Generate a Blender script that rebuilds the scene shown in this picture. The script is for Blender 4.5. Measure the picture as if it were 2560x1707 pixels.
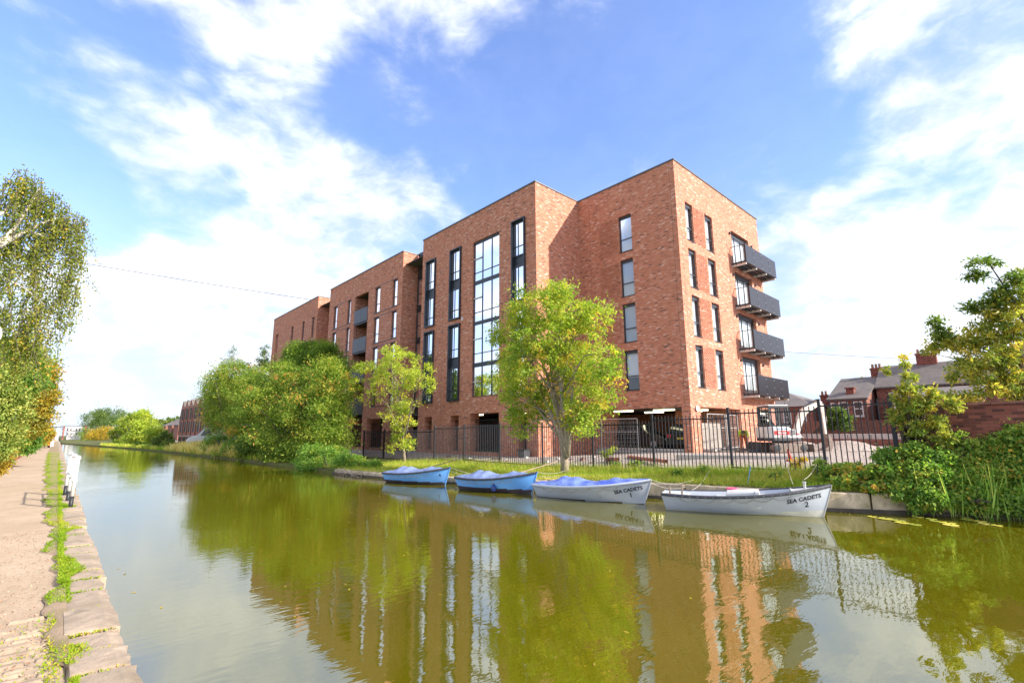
import bpy, math, random
import numpy as np
from mathutils import Vector, Matrix
random.seed(7)
for o in list(bpy.data.objects): bpy.data.objects.remove(o)
SC = bpy.context.scene
COL = SC.collection
R = math.radians

# ------------------------------------------------------------------ camera
EYE = 2.0                                   # metres above the canal water (z = 0)
FPX, YAW, PITCH, ROLL = 1213.0, R(42.62), R(10.67), R(-0.207)
def _axes():
    f = np.array([math.sin(YAW)*math.cos(PITCH), math.cos(YAW)*math.cos(PITCH), math.sin(PITCH)])
    r = np.array([math.cos(YAW), -math.sin(YAW), 0.0]); u = np.cross(r, f)
    return math.cos(ROLL)*r+math.sin(ROLL)*u, -math.sin(ROLL)*r+math.cos(ROLL)*u, f
AR, AU, AF = _axes()
cam = bpy.data.cameras.new('camera'); camo = bpy.data.objects.new('camera', cam); COL.objects.link(camo)
cam.sensor_width = 36.0; cam.lens = FPX/2560*36.0; cam.clip_end = 4000; cam.clip_start = 0.05
m = Matrix.Identity(4)
for i in range(3): m[i][0], m[i][1], m[i][2] = AR[i], AU[i], -AF[i]
m[2][3] = EYE
camo.matrix_world = m
SC.camera = camo
def at(px, py, X=None, Y=None, Z=None, D=None):
    """the point of the place seen at a pixel of the photograph, on a plane X=, Y=, Z= or at depth D"""
    d = (px-1280)/FPX*AR-(py-853.5)/FPX*AU+AF
    if X is not None: t = X/d[0]
    elif Y is not None: t = Y/d[1]
    elif Z is not None: t = (Z-EYE)/d[2]
    else: t = D
    return np.array([0, 0, EYE])+d*t
def depth(p): return float((np.asarray(p)-np.array([0, 0, EYE]))@AF)

# ------------------------------------------------------------------ sky, sun, exposure
SUN = Vector((0.345, -0.81, 0.475)).normalized()
w = bpy.data.worlds.new('World'); SC.world = w; w.use_nodes = True
SKY_STRENGTH = 0.15
def build_world():
    nt = w.node_tree; nt.nodes.clear(); L = nt.links.new
    def N(t, **k):
        n = nt.nodes.new(t)
        for a, b in k.items(): setattr(n, a, b)
        return n
    def mth(op, a, b=None, clamp=False):
        n = N('ShaderNodeMath', operation=op, use_clamp=clamp)
        for i, v in enumerate((a, b)):
            if v is None: continue
            if isinstance(v, (int, float)): n.inputs[i].default_value = v
            else: L(v, n.inputs[i])
        return n.outputs[0]
    out = N('ShaderNodeOutputWorld'); bg = N('ShaderNodeBackground'); bg.inputs['Strength'].default_value = SKY_STRENGTH
    sky = N('ShaderNodeTexSky', sky_type='NISHITA'); sky.sun_disc = False
    sky.sun_elevation = math.asin(SUN.z); sky.sun_rotation = math.atan2(SUN.x, SUN.y)
    sky.air_density = 1.0; sky.dust_density = 0.6; sky.ozone_density = 2.2; sky.altitude = 0
    tc = N('ShaderNodeTexCoord'); d = tc.outputs['Generated']
    sep = N('ShaderNodeSeparateXYZ'); L(d, sep.inputs[0])
    zz = mth('MAXIMUM', sep.outputs[2], 0.0)
    cmb = N('ShaderNodeCombineXYZ'); L(sep.outputs[0], cmb.inputs[0]); L(sep.outputs[1], cmb.inputs[1]); L(mth('MULTIPLY', sep.outputs[2], 1.9), cmb.inputs[2])
    def noise(scale, detail, rough, dist=0.0, z=None):
        n = N('ShaderNodeTexNoise'); n.inputs['Scale'].default_value = scale; n.inputs['Detail'].default_value = detail
        n.inputs['Roughness'].default_value = rough; n.inputs['Distortion'].default_value = dist
        L(cmb.outputs[0] if z is None else z, n.inputs['Vector']); return n.outputs['Fac']
    wv = N('ShaderNodeTexNoise'); wv.inputs['Scale'].default_value = 5.0; wv.inputs['Detail'].default_value = 3; L(cmb.outputs[0], wv.inputs['Vector'])
    wo = N('ShaderNodeVectorMath', operation='MULTIPLY_ADD'); L(wv.outputs['Color'], wo.inputs[0]); wo.inputs[1].default_value = (.10, .10, .10); L(cmb.outputs[0], wo.inputs[2])
    rot = N('ShaderNodeMapping'); rot.inputs['Rotation'].default_value = (0, 0, 0); rot.inputs['Scale'].default_value = (1, 1, 1); L(wo.outputs[0], rot.inputs['Vector'])
    n1 = noise(4.2, 10, 0.58, 0.0, rot.outputs[0]); n2 = noise(14.0, 8, 0.60, 0.0, rot.outputs[0]); n3 = noise(1.6, 3, 0.5)
    nz = mth('ADD', mth('MULTIPLY', mth('SUBTRACT', n1, .5), 1.55), mth('ADD', mth('MULTIPLY', mth('SUBTRACT', n2, .5), .70), mth('MULTIPLY', mth('SUBTRACT', n3, .5), .12)))
    # the cloud banks of the day: direction (as a photo pixel), half width in radians, density
    banks = [(290, 270, .13, .95), (420, 310, .09, .9), (140, 320, .09, .8), (620, 355, .07, .9), (540, 410, .09, .85), (780, 300, .05, .62), (860, 400, .10, .8), (1000, 430, .11, .8), (700, 450, .10, .85), (900, 520, .15, .85), (1100, 510, .10, .75),
             (600, 600, .16, .74), (760, 640, .16, .9), (640, 150, .11, .85), (780, 90, .12, .9), (960, 70, .14, .72), (1120, 60, .15, .62), (1300, 50, .16, .58), (1500, 60, .14, .55), (1600, 150, .10, .52), (330, 40, .06, .6), (480, 40, .05, .55), (1560, 110, .08, .5),
             (2280, 280, .14, .75), (2450, 230, .16, .85), (2060, 265, .10, .58), (2560, 180, .16, .8), (2150, 620, .18, .9), (2330, 640, .16, .85), (2480, 420, .18, .7), (2050, 440, .12, .7), (2350, 830, .24, .6), (1960, 600, .1, .75), (2560, 760, .2, .6), (2000, 160, .1, .45),
             (335, 840, .07, .75), (260, 800, .05, .6), (375, 500, .045, .7), (190, 430, .03, .6), (230, 650, .12, .68), (420, 720, .16, .66), (620, 740, .16, .85), (330, 690, .12, .68), (170, 760, .12, .5), (520, 820, .12, .55)]
    acc = None; ACC = []
    for px, py, rad, wt in banks+[(1560, 290, .26, -.62), (60, 110, .15, -.5), (1000, 255, .12, -.5), (190, 510, .08, -.45), (1750, 120, .14, -.5), (1290, 400, .16, -.55), (440, 150, .06, -.4), (610, 245, .06, -.4), (830, 240, .08, -.4), (1880, 350, .14, -.42), (460, 550, .05, -.3), (560, 470, .04, -.3), (700, 380, .035, -.3), (1080, 640, .08, -.2), (2180, 470, .05, -.3), (2330, 480, .06, -.3), (2080, 350, .07, -.3), (60, 480, .10, -.45), (300, 590, .04, -.25), (1880, 60, .14, -.35), (150, 960, .16, -.2)]:
        v = at(px, py, D=1.0)-np.array([0, 0, EYE]); v = v/np.linalg.norm(v)
        dn = N('ShaderNodeVectorMath', operation='DOT_PRODUCT'); L(d, dn.inputs[0]); dn.inputs[1].default_value = tuple(v)
        mr = N('ShaderNodeMapRange', interpolation_type='SMOOTHSTEP'); L(dn.outputs['Value'], mr.inputs['Value'])
        mr.inputs['From Min'].default_value = math.cos(rad*1.35); mr.inputs['From Max'].default_value = math.cos(rad*.25)
        mr.inputs['To Min'].default_value = 0.0; mr.inputs['To Max'].default_value = wt
        if wt < 0: ACC.append(mr.outputs[0])
        else: acc = mr.outputs[0] if acc is None else mth('MAXIMUM', acc, mr.outputs[0])
    acc = mth('MAXIMUM', acc, .72)
    for q in ACC: acc = mth('ADD', acc, q)
    cov = N('ShaderNodeMapRange', interpolation_type='SMOOTHSTEP'); L(mth('ADD', acc, nz), cov.inputs['Value'])
    cov.inputs['From Min'].default_value = 0.16; cov.inputs['From Max'].default_value = 1.12
    cov.inputs['To Min'].default_value = 0.07; cov.inputs['To Max'].default_value = 0.95
    hz = N('ShaderNodeMapRange', interpolation_type='SMOOTHSTEP'); L(zz, hz.inputs['Value'])      # milky air low down
    hz.inputs['From Min'].default_value = 0.0; hz.inputs['From Max'].default_value = 0.50; hz.inputs['To Min'].default_value = 0.85; hz.inputs['To Max'].default_value = 0.0
    fac = cov.outputs[0]
    ccol = N('ShaderNodeMix', data_type='RGBA')
    L(mth('MULTIPLY', mth('SUBTRACT', mth('ADD', mth('MULTIPLY', n1, .55), mth('MULTIPLY', n2, .45)), .40), 5.0, True), ccol.inputs['Factor'])
    ccol.inputs['A'].default_value = CLOUD_A; ccol.inputs['B'].default_value = CLOUD_B
    gain = N('ShaderNodeMix', data_type='RGBA', blend_type='MULTIPLY'); gain.inputs['Factor'].default_value = 1.0
    L(sky.outputs[0], gain.inputs['A']); gain.inputs['B'].default_value = SKY_GAIN
    hm_ = N('ShaderNodeMix', data_type='RGBA'); L(hz.outputs[0], hm_.inputs['Factor']); L(gain.outputs['Result'], hm_.inputs['A']); hm_.inputs['B'].default_value = HAZE
    mx = N('ShaderNodeMix', data_type='RGBA'); L(fac, mx.inputs['Factor']); L(hm_.outputs['Result'], mx.inputs['A']); L(ccol.outputs['Result'], mx.inputs['B'])
    L(mx.outputs['Result'], bg.inputs['Color']); L(bg.outputs[0], out.inputs[0])
CLOUD_A = (1.14, 1.24, 1.42, 1); CLOUD_B = (1.86, 1.88, 1.92, 1); SKY_GAIN = (.34, .375, .50, 1); HAZE = (.93, 1.10, 1.38, 1)
build_world()
sl = bpy.data.lights.new('sun', 'SUN'); sl.energy = 1.6; sl.angle = R(0.8); sl.color = (1.0, 0.94, 0.85)
so = bpy.data.objects.new('sun', sl); COL.objects.link(so); so.location = (30, -40, 60)
so.rotation_euler = SUN.to_track_quat('Z', 'Y').to_euler()
vs = SC.view_settings; vs.view_transform = 'Standard'; vs.look = 'None'; vs.exposure = 2.42; vs.gamma = 1.0; vs.use_curve_mapping = False
SC.cycles.use_denoising = True; SC.cycles.max_bounces = 8; SC.cycles.diffuse_bounces = 3; SC.cycles.glossy_bounces = 3
SC.cycles.transparent_max_bounces = 10; SC.cycles.transmission_bounces = 4; SC.cycles.caustics_reflective = True; SC.cycles.blur_glossy = 0.6; SC.cycles.caustics_refractive = False
SC.cycles.sample_clamp_indirect = 6.0

# ------------------------------------------------------------------ helpers
class MB:
    """collects shapes; build() links them as ONE mesh object"""
    def __init__(s): s.v = []; s.f = []; s.m = []; s.mi = 0
    def face(s, pts):
        n = len(s.v); s.v += [tuple(map(float, p)) for p in pts]; s.f.append(tuple(range(n, n+len(pts)))); s.m.append(s.mi)
    def box(s, x0, x1, y0, y1, z0, z1):
        n = len(s.v); s.v += [(x, y, z) for z in (z0, z1) for y in (y0, y1) for x in (x0, x1)]
        for q in ((0,2,3,1), (4,5,7,6), (0,1,5,4), (2,6,7,3), (0,4,6,2), (1,3,7,5)): s.f.append(tuple(n+i for i in q)); s.m.append(s.mi)
        return s
    def hexa(s, p):                                           # 8 corners, bottom 4 then top 4, both the same way round
        n = len(s.v); s.v += [tuple(map(float, q)) for q in p]
        for q in ((3,2,1,0), (4,5,6,7), (0,1,5,4), (1,2,6,5), (2,3,7,6), (3,0,4,7)): s.f.append(tuple(n+i for i in q)); s.m.append(s.mi)
        return s
    def bar(s, a, b, wx, wy=None):                            # straight bar of rectangular section
        a = Vector(a); b = Vector(b); d = (b-a).normalized(); up = Vector((0,0,1)) if abs(d.z) < .95 else Vector((0,1,0))
        r = d.cross(up).normalized(); u = r.cross(d); wy = wy or wx
        c = [(-1,-1), (1,-1), (1,1), (-1,1)]
        return s.hexa([a+r*i*wx/2+u*j*wy/2 for i, j in c]+[b+r*i*wx/2+u*j*wy/2 for i, j in c])
    def tube(s, pts, rad, n=8, cap=True):
        pts = [Vector(p) for p in pts]; k0 = len(s.v); m_ = len(pts); ref = None
        for i, p in enumerate(pts):
            d = (pts[min(i+1, m_-1)]-pts[max(i-1, 0)])
            d = d.normalized() if d.length > 1e-9 else Vector((0,0,1))
            if ref is None:
                ref = Vector((1,0,0)) if abs(d.x) < .8 else Vector((0,1,0))
            r = (ref-d*ref.dot(d)).normalized(); ref = r; u = d.cross(r)
            q = rad[i] if hasattr(rad, '__len__') else rad
            for j in range(n):
                a = 2*math.pi*j/n; s.v.append(tuple(p+(r*math.cos(a)+u*math.sin(a))*q))
        for i in range(m_-1):
            for j in range(n):
                a = k0+i*n+j; b = k0+i*n+(j+1) % n; s.f.append((a, b, b+n, a+n)); s.m.append(s.mi)
        if cap:
            s.f.append(tuple(k0+j for j in reversed(range(n)))); s.m.append(s.mi)
            s.f.append(tuple(k0+(m_-1)*n+j for j in range(n))); s.m.append(s.mi)
        return s
    def prism(s, poly, off):                                  # polygon swept by the vector off
        n = len(s.v); k = len(poly); off = Vector(off)
        s.v += [tuple(map(float, p)) for p in poly]+[tuple(Vector(p)+off) for p in poly]
        s.f.append(tuple(n+i for i in reversed(range(k)))); s.f.append(tuple(n+k+i for i in range(k))); s.m += [s.mi]*2
        for i in range(k): s.f.append((n+i, n+(i+1) % k, n+k+(i+1) % k, n+k+i)); s.m.append(s.mi)
        return s
    def lathe(s, prof, c=(0,0,0), n=16, axis='Z'):
        k0 = len(s.v)
        for r_, h in prof:
            for j in range(n):
                a = 2*math.pi*j/n; x, y = r_*math.cos(a), r_*math.sin(a)
                p = {'Z': (x, y, h), 'Y': (x, h, y), 'X': (h, x, y)}[axis]
                s.v.append((c[0]+p[0], c[1]+p[1], c[2]+p[2]))
        for i in range(len(prof)-1):
            for j in range(n):
                a = k0+i*n+j; b = k0+i*n+(j+1) % n; s.f.append((a, b, b+n, a+n)); s.m.append(s.mi)
        s.f.append(tuple(k0+j for j in range(n))); s.f.append(tuple(k0+(len(prof)-1)*n+j for j in range(n))); s.m += [s.mi]*2
        return s
    def mesh(s, name):
        me = bpy.data.meshes.new(name); me.from_pydata(s.v, [], s.f); me.update(); return me
    def build(s, name, mats, parent=None, smooth=False, local=False, **props):
        return obj(name, s.mesh(name), mats, parent, smooth, local, mi=s.m, **props)
def obj(name, me, mats, parent=None, smooth=False, local=False, loc=None, mi=None, **props):
    o = bpy.data.objects.new(name, me); COL.objects.link(o)
    if mats is not None:
        if not isinstance(mats, (list, tuple)): mats = [mats]
        if len(me.materials) == 0:
            for q in mats: me.materials.append(q)
        if mi is not None and len(mats) > 1: me.polygons.foreach_set('material_index', mi)
    if smooth and me.polygons: me.polygons.foreach_set('use_smooth', [True]*len(me.polygons))
    if loc is not None: o.location = loc
    if parent is not None: hang(o, parent, local)
    for k, v in props.items(): o[k] = v
    return o
def hang(o, parent, local=False):
    o.parent = parent
    if not local and parent.parent is None and parent.type == 'EMPTY': o.matrix_parent_inverse = Matrix.Translation(-Vector(parent.location))
def thing(name, label, cat, loc=(0,0,0), rz=0.0, group=None):
    o = bpy.data.objects.new(name, None); COL.objects.link(o); o.empty_display_size = .2
    o.location = loc; o.rotation_euler = (0,0,rz); o['label'] = label; o['category'] = cat
    if group: o['group'] = group
    return o
def tag(o, label=None, cat=None, group=None, kind=None):
    if label: o['label'] = label
    if cat: o['category'] = cat
    if group: o['group'] = group
    if kind: o['kind'] = kind
    return o
def bevel(o, wd=.01, seg=1):
    b = o.modifiers.new('bevel', 'BEVEL'); b.width = wd; b.segments = seg; b.limit_method = 'ANGLE'; b.angle_limit = R(40); return o
def text_mesh(s, size, name='lettering', align='CENTER', bold=0.0):
    cu = bpy.data.curves.new('t', 'FONT'); cu.body = s; cu.size = size; cu.align_x = align; cu.align_y = 'CENTER'; cu.offset = bold; cu.resolution_u = 2
    o = bpy.data.objects.new('t', cu); COL.objects.link(o); bpy.context.view_layer.update()
    me = bpy.data.meshes.new_from_object(o.evaluated_get(bpy.context.evaluated_depsgraph_get())); me.name = name
    bpy.data.objects.remove(o); bpy.data.curves.remove(cu); return me

# ------------------------------------------------------------------ materials (procedural)
MATS = {}
def newmat(name):
    mt = bpy.data.materials.new(name); mt.use_nodes = True; nt = mt.node_tree; nt.nodes.clear(); MATS[name] = mt
    return mt, nt
class NT:
    def __init__(s, nt): s.nt = nt
    def n(s, t, **k):
        q = s.nt.nodes.new(t)
        for a, b in k.items(): setattr(q, a, b)
        return q
    def L(s, a, b): s.nt.links.new(a, b)
    def math(s, op, a, b=None, clamp=False):
        q = s.n('ShaderNodeMath', operation=op, use_clamp=clamp)
        for i, v in enumerate((a, b)):
            if v is None: continue
            if isinstance(v, (int, float)): q.inputs[i].default_value = v
            else: s.L(v, q.inputs[i])
        return q.outputs[0]
    def noise(s, vec, scale, detail=4, rough=.55, dist=0):
        q = s.n('ShaderNodeTexNoise'); q.inputs['Scale'].default_value = scale; q.inputs['Detail'].default_value = detail
        q.inputs['Roughness'].default_value = rough; q.inputs['Distortion'].default_value = dist
        if vec is not None: s.L(vec, q.inputs['Vector'])
        return q.outputs['Fac']
    def ramp(s, fac, stops, interp='LINEAR'):
        q = s.n('ShaderNodeValToRGB'); cr = q.color_ramp; cr.interpolation = interp
        while len(cr.elements) > 1: cr.elements.remove(cr.elements[0])
        for i, (p, c) in enumerate(stops):
            e = cr.elements[0] if i == 0 else cr.elements.new(p)
            e.position = p; e.color = (*c, 1) if len(c) == 3 else c
        s.L(fac, q.inputs[0]); return q.outputs[0]
    def mix(s, fac, a, b, mode='MIX'):
        q = s.n('ShaderNodeMix', data_type='RGBA', blend_type=mode)
        for k, v in (('Factor', fac), ('A', a), ('B', b)):
            if isinstance(v, (int, float)): q.inputs[k].default_value = v
            elif isinstance(v, tuple): q.inputs[k].default_value = (*v, 1) if len(v) == 3 else v
            else: s.L(v, q.inputs[k])
        return q.outputs['Result']
    def mapping(s, vec, scale=(1,1,1), rot=(0,0,0), loc=(0,0,0)):
        q = s.n('ShaderNodeMapping'); q.inputs['Scale'].default_value = scale; q.inputs['Rotation'].default_value = rot; q.inputs['Location'].default_value = loc
        s.L(vec, q.inputs['Vector']); return q.outputs[0]
    def pos(s): return s.n('ShaderNodeNewGeometry').outputs['Position']
    def objc(s): return s.n('ShaderNodeTexCoord').outputs['Object']
    def principled(s, col, rough=.6, metal=0, spec=.5, bump=None, bstr=.3, bdist=.02, **kw):
        p = s.n('ShaderNodeBsdfPrincipled'); o = s.n('ShaderNodeOutputMaterial')
        if isinstance(col, tuple): p.inputs['Base Color'].default_value = (*col[:3], 1)
        else: s.L(col, p.inputs['Base Color'])
        if isinstance(rough, (int, float)): p.inputs['Roughness'].default_value = rough
        else: s.L(rough, p.inputs['Roughness'])
        p.inputs['Metallic'].default_value = metal; p.inputs['Specular IOR Level'].default_value = spec
        if bump is not None:
            b = s.n('ShaderNodeBump'); b.inputs['Strength'].default_value = bstr; b.inputs['Distance'].default_value = bdist
            s.L(bump, b.inputs['Height']); s.L(b.outputs[0], p.inputs['Normal'])
        for k, v in kw.items(): p.inputs[k].default_value = v
        s.L(p.outputs[0], o.inputs[0]); return p
def simple(name, col, rough=.6, metal=0, var=.12, scale=6.0, bump=.15, spec=.5, dirt=None, world=True, bscale=None):
    """base colour with uneven wear at two scales, light relief"""
    mt, nt = newmat(name); q = NT(nt); v = q.pos() if world else q.objc()
    a = q.noise(v, scale, 5, .6); b = q.noise(v, scale*.18, 3, .5)
    f = q.math('ADD', q.math('MULTIPLY', a, .6), q.math('MULTIPLY', b, .4))
    lo = tuple(max(0, c*(1-var*2)) for c in col); hi = tuple(min(1, c*(1+var*2)) for c in col)
    c = q.ramp(f, [(.3, lo), (.7, hi)])
    if dirt: c = q.mix(q.ramp(q.noise(v, scale*.5, 6, .65), [(.5, (0,0,0)), (.72, (1,1,1))]), c, dirt)
    rr = q.math('ADD', q.math('MULTIPLY', a, .2), rough-.1, True)
    q.principled(c, rr, metal, spec, q.noise(v, bscale or scale*6, 4, .6) if bump else None, bump or 0, .01)
    return mt
def brick_mat(name, stops, mortar, bw=.225, bh=.075, blotch=.25, bstr=.5):
    mt, nt = newmat(name); q = NT(nt)
    g = q.n('ShaderNodeNewGeometry'); s1 = q.n('ShaderNodeSeparateXYZ'); q.L(g.outputs['Position'], s1.inputs[0])
    s2 = q.n('ShaderNodeSeparateXYZ'); q.L(g.outputs['True Normal'], s2.inputs[0])
    isx = q.math('GREATER_THAN', q.math('ABSOLUTE', s2.outputs[0]), .6)
    u = q.n('ShaderNodeMix', data_type='FLOAT'); q.L(isx, u.inputs[0]); q.L(s1.outputs[0], u.inputs[2]); q.L(s1.outputs[1], u.inputs[3])
    cmb = q.n('ShaderNodeCombineXYZ'); q.L(u.outputs[0], cmb.inputs[0]); q.L(s1.outputs[2], cmb.inputs[1])
    b = q.n('ShaderNodeTexBrick'); b.offset = .5; b.inputs['Scale'].default_value = 1.0; b.inputs['Mortar Size'].default_value = .0055
    b.inputs['Mortar Smooth'].default_value = .3; b.inputs['Brick Width'].default_value = bw; b.inputs['Row Height'].default_value = bh
    b.inputs['Color1'].default_value = (0,0,0,1); b.inputs['Color2'].default_value = (1,1,1,1); b.inputs['Mortar'].default_value = (.5,.5,.5,1)
    q.L(cmb.outputs[0], b.inputs['Vector'])
    lowf = q.noise(cmb.outputs[0], .55, 3, .5); mid = q.noise(cmb.outputs[0], 2.6, 3, .55); fine = q.noise(cmb.outputs[0], 38, 3, .6)
    # per brick value, pushed by soft patches (pallets of paler and darker bricks)
    val = q.math('ADD', b.outputs['Color'], q.math('MULTIPLY', q.math('SUBTRACT', q.math('ADD', q.math('MULTIPLY', lowf, .55), q.math('MULTIPLY', mid, .45)), .5), blotch*3.2))
    c = q.ramp(val, stops)
    c = q.mix(.5, c, q.ramp(fine, [(.25, (.72,.72,.72)), (.75, (1.25,1.25,1.25))]), 'MULTIPLY')
    c = q.mix(b.outputs['Fac'], c, mortar)
    hgt = q.math('SUBTRACT', q.math('ADD', 1.0, q.math('MULTIPLY', fine, .35)), b.outputs['Fac'])
    q.principled(c, .85, 0, .3, hgt, bstr, .012)
    return mt
brick_mat('brick_new', [(.0, (.20,.095,.075)), (.04, (.24,.105,.075)), (.09, (.46,.165,.094)), (.45, (.54,.198,.112)), (.80, (.58,.226,.136)), (.93, (.62,.295,.205)), (1.0, (.70,.45,.35))], (.55,.33,.24), blotch=.07)
brick_mat('brick_old', [(.0, (.13,.06,.045)), (.3, (.26,.095,.066)), (.7, (.33,.125,.085)), (1, (.38,.18,.13))], (.20,.15,.125), blotch=.3)
brick_mat('brick_far', [(.0, (.36,.12,.085)), (.5, (.48,.16,.11)), (1, (.54,.20,.15))], (.42,.24,.18), blotch=.2)
brick_mat('brick_wall_red', [(.0, (.11,.04,.03)), (.5, (.25,.075,.05)), (1, (.33,.11,.075))], (.16,.10,.085), blotch=.35)
simple('dark_metal', (.028,.031,.042), .38, .0, .08, 3.0, .04, .5)
simple('frame_grey', (.030,.034,.044), .42, 0, .08, 4.0, .04)
simple('coping_metal', (.10,.105,.11), .45, .2, .08, 2, .03)
simple('guard_panel', (.013,.011,.015), .35, 0, .10, 2.5, .03)
simple('galvanised', (.55,.53,.50), .45, .3, .10, 9, .05)
simple('pale_steel', (.62,.58,.54), .5, .0, .08, 5, .05)
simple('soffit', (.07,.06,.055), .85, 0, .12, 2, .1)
simple('concrete', (.40,.37,.34), .88, 0, .14, 3, .25, dirt=(.22,.20,.18))
simple('concrete_pale', (.52,.48,.44), .88, 0, .10, 3, .2)
simple('blind', (.46,.48,.50), .8, 0, .05, 1.3, 0)
simple('blind_white', (.78,.79,.80), .8, 0, .04, 1.3, 0)
simple('dark_room', (.05,.05,.055), .9, 0, .1, 2, 0)
simple('cladding_brown', (.050,.040,.040), .45, 0, .12, 1.5, .05)
simple('fence_black', (.012,.013,.018), .42, 0, .15, 6, .05)
simple('white_paint', (.74,.73,.70), .5, 0, .06, 6, .1, dirt=(.50,.45,.38))
simple('black_paint', (.02,.02,.022), .5, 0, .15, 8, .1)
simple('slate', (.165,.135,.115), .75, 0, .18, 3.5, .2)
simple('pot_clay', (.30,.17,.11), .8, 0, .15, 8, .15)
simple('asphalt_roof', (.10,.10,.10), .9, 0, .12, 2, .2)
simple('terracotta', (.46,.17,.10), .55, 0, .10, 5, .06)
simple('marker_red', (.50,.06,.035), .5, 0, .1, 8, .05)
simple('timber', (.34,.25,.17), .8, 0, .16, 6, .15)
simple('timber_fence', (.20,.085,.060), .85, 0, .22, 3, .15)
simple('bark', (.30,.24,.165), .9, 0, .2, 9, .6, bscale=22)
simple('bark_dark', (.085,.066,.048), .9, 0, .2, 9, .6)
simple('rope', (.44,.40,.33), .85, 0, .1, 30, .2)
simple('rope_blue', (.10,.28,.50), .8, 0, .1, 30, .2)
simple('tyre', (.018,.018,.019), .8, 0, .1, 10, .1)
simple('rim', (.35,.35,.36), .35, .6, .08, 10, 0)
simple('car_black', (.010,.011,.014), .22, 0, .1, 2, 0)
simple('car_silver', (.33,.35,.37), .28, .4, .05, 2, 0)
simple('car_white', (.74,.75,.76), .3, 0, .03, 2, 0)
simple('car_red', (.34,.020,.035), .28, 0, .05, 2, 0)
simple('car_glass', (.035,.045,.05), .06, 0, .05, 2, 0, spec=.8)
simple('plate_yellow', (.72,.52,.05), .5, 0, .03, 5, 0)
simple('lamp_red', (.45,.02,.02), .25, 0, .05, 5, 0)
simple('lamp_clear', (.7,.7,.7), .15, 0, .05, 5, 0)
simple('digger_white', (.70,.69,.66), .4, 0, .06, 4, .03, dirt=(.42,.38,.33))
simple('digger_red', (.60,.035,.03), .4, 0, .05, 4, .03)
simple('digger_arm', (.66,.58,.50), .55, 0, .12, 4, .06, dirt=(.36,.24,.17))
simple('digger_rust', (.22,.16,.125), .7, 0, .2, 5, .12)
simple('digger_dark', (.04,.04,.042), .55, 0, .15, 5, .08)
simple('print_blue', (.16,.30,.62), .5, 0, .02, 5, 0)
simple('print_black', (.012,.014,.022), .5, 0, .1, 25, 0)
simple('print_white', (.78,.76,.74), .5, 0, .02, 5, 0)
simple('hull_blue', (.16,.42,.86), .33, 0, .06, 2.2, .03, dirt=(.20,.42,.74))
simple('hull_brown', (.060,.042,.045), .6, 0, .2, 3.5, .06)
simple('hull_grey', (.47,.50,.54), .38, 0, .06, 2.4, .03, dirt=(.43,.44,.45))
simple('hull_cream', (.64,.62,.52), .5, 0, .12, 4, .04, dirt=(.34,.30,.22))
simple('gunwale_dark', (.055,.055,.065), .6, 0, .2, 9, .1)
simple('deck_grey', (.52,.53,.53), .55, 0, .1, 4, .05, dirt=(.38,.37,.34))
simple('pink_plastic', (.72,.10,.20), .45, 0, .05, 6, 0)
simple('orange_plastic', (.75,.18,.05), .5, 0, .05, 6, 0)
simple('fender_navy', (.02,.05,.22), .3, 0, .08, 5, 0)
simple('hivis', (.58,.74,.045), .7, 0, .08, 12, .15)
simple('hivis_orange', (.55,.16,.05), .8, 0, .08, 12, .15)
simple('skin', (.50,.27,.19), .55, 0, .06, 20, .03)
simple('hair', (.09,.05,.03), .8, 0, .2, 60, .2)
simple('boot', (.05,.04,.035), .7, 0, .2, 10, .1)
simple('sett_stone', (.34,.25,.17), .9, 0, .2, 9, .45, dirt=(.36,.25,.17), bscale=55)
simple('gravel_loose', (.45,.36,.29), .95, 0, .3, 30, .3)
simple('mound', (.20,.16,.09), .95, 0, .2, 4, .3)
simple('far_render', (.62,.60,.56), .8, 0, .05, .5, 0)
simple('far_brick', (.36,.12,.085), .85, 0, .08, .7, 0)
simple('gutter', (.07,.06,.06), .5, 0, .1, 3, 0)
simple('window_white', (.74,.74,.72), .5, 0, .03, 3, 0)
simple('hessian', (.34,.30,.26), .9, 0, .15, 6, .1)
simple('cable', (.03,.03,.035), .7, 0, .05, 3, 0)
simple('stone_bank', (.56,.44,.29), .92, 0, .3, 7, .9, dirt=(.24,.20,.09), bscale=26)
simple('coping_stone', (.38,.285,.20), .92, 0, .26, 8, .8, dirt=(.21,.16,.10), bscale=50)

def glass_mat():
    mt, nt = newmat('window_glass'); q = NT(nt)
    tr = q.n('ShaderNodeBsdfTransparent'); tr.inputs[0].default_value = (.80,.84,.86,1)
    gl = q.n('ShaderNodeBsdfGlossy'); gl.inputs['Roughness'].default_value = .015; gl.inputs[0].default_value = (.95,.97,1,1)
    nz = q.noise(q.pos(), .9, 2, .5); b = q.n('ShaderNodeBump'); b.inputs['Strength'].default_value = .04; b.inputs['Distance'].default_value = .05
    q.L(nz, b.inputs['Height']); q.L(b.outputs[0], gl.inputs['Normal'])
    fr = q.n('ShaderNodeFresnel'); fr.inputs[0].default_value = 1.55
    mx = q.n('ShaderNodeMixShader'); q.L(fr.outputs[0], mx.inputs[0]); q.L(tr.outputs[0], mx.inputs[1]); q.L(gl.outputs[0], mx.inputs[2])
    o = q.n('ShaderNodeOutputMaterial'); q.L(mx.outputs[0], o.inputs[0])
glass_mat()
def emit_mat(name, col, st):
    mt, nt = newmat(name); q = NT(nt); e = q.n('ShaderNodeEmission'); e.inputs[0].default_value = (*col, 1); e.inputs[1].default_value = st
    o = q.n('ShaderNodeOutputMaterial'); q.L(e.outputs[0], o.inputs[0])
emit_mat('strip_light', (1.0, .88, .55), 1.6)

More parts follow.
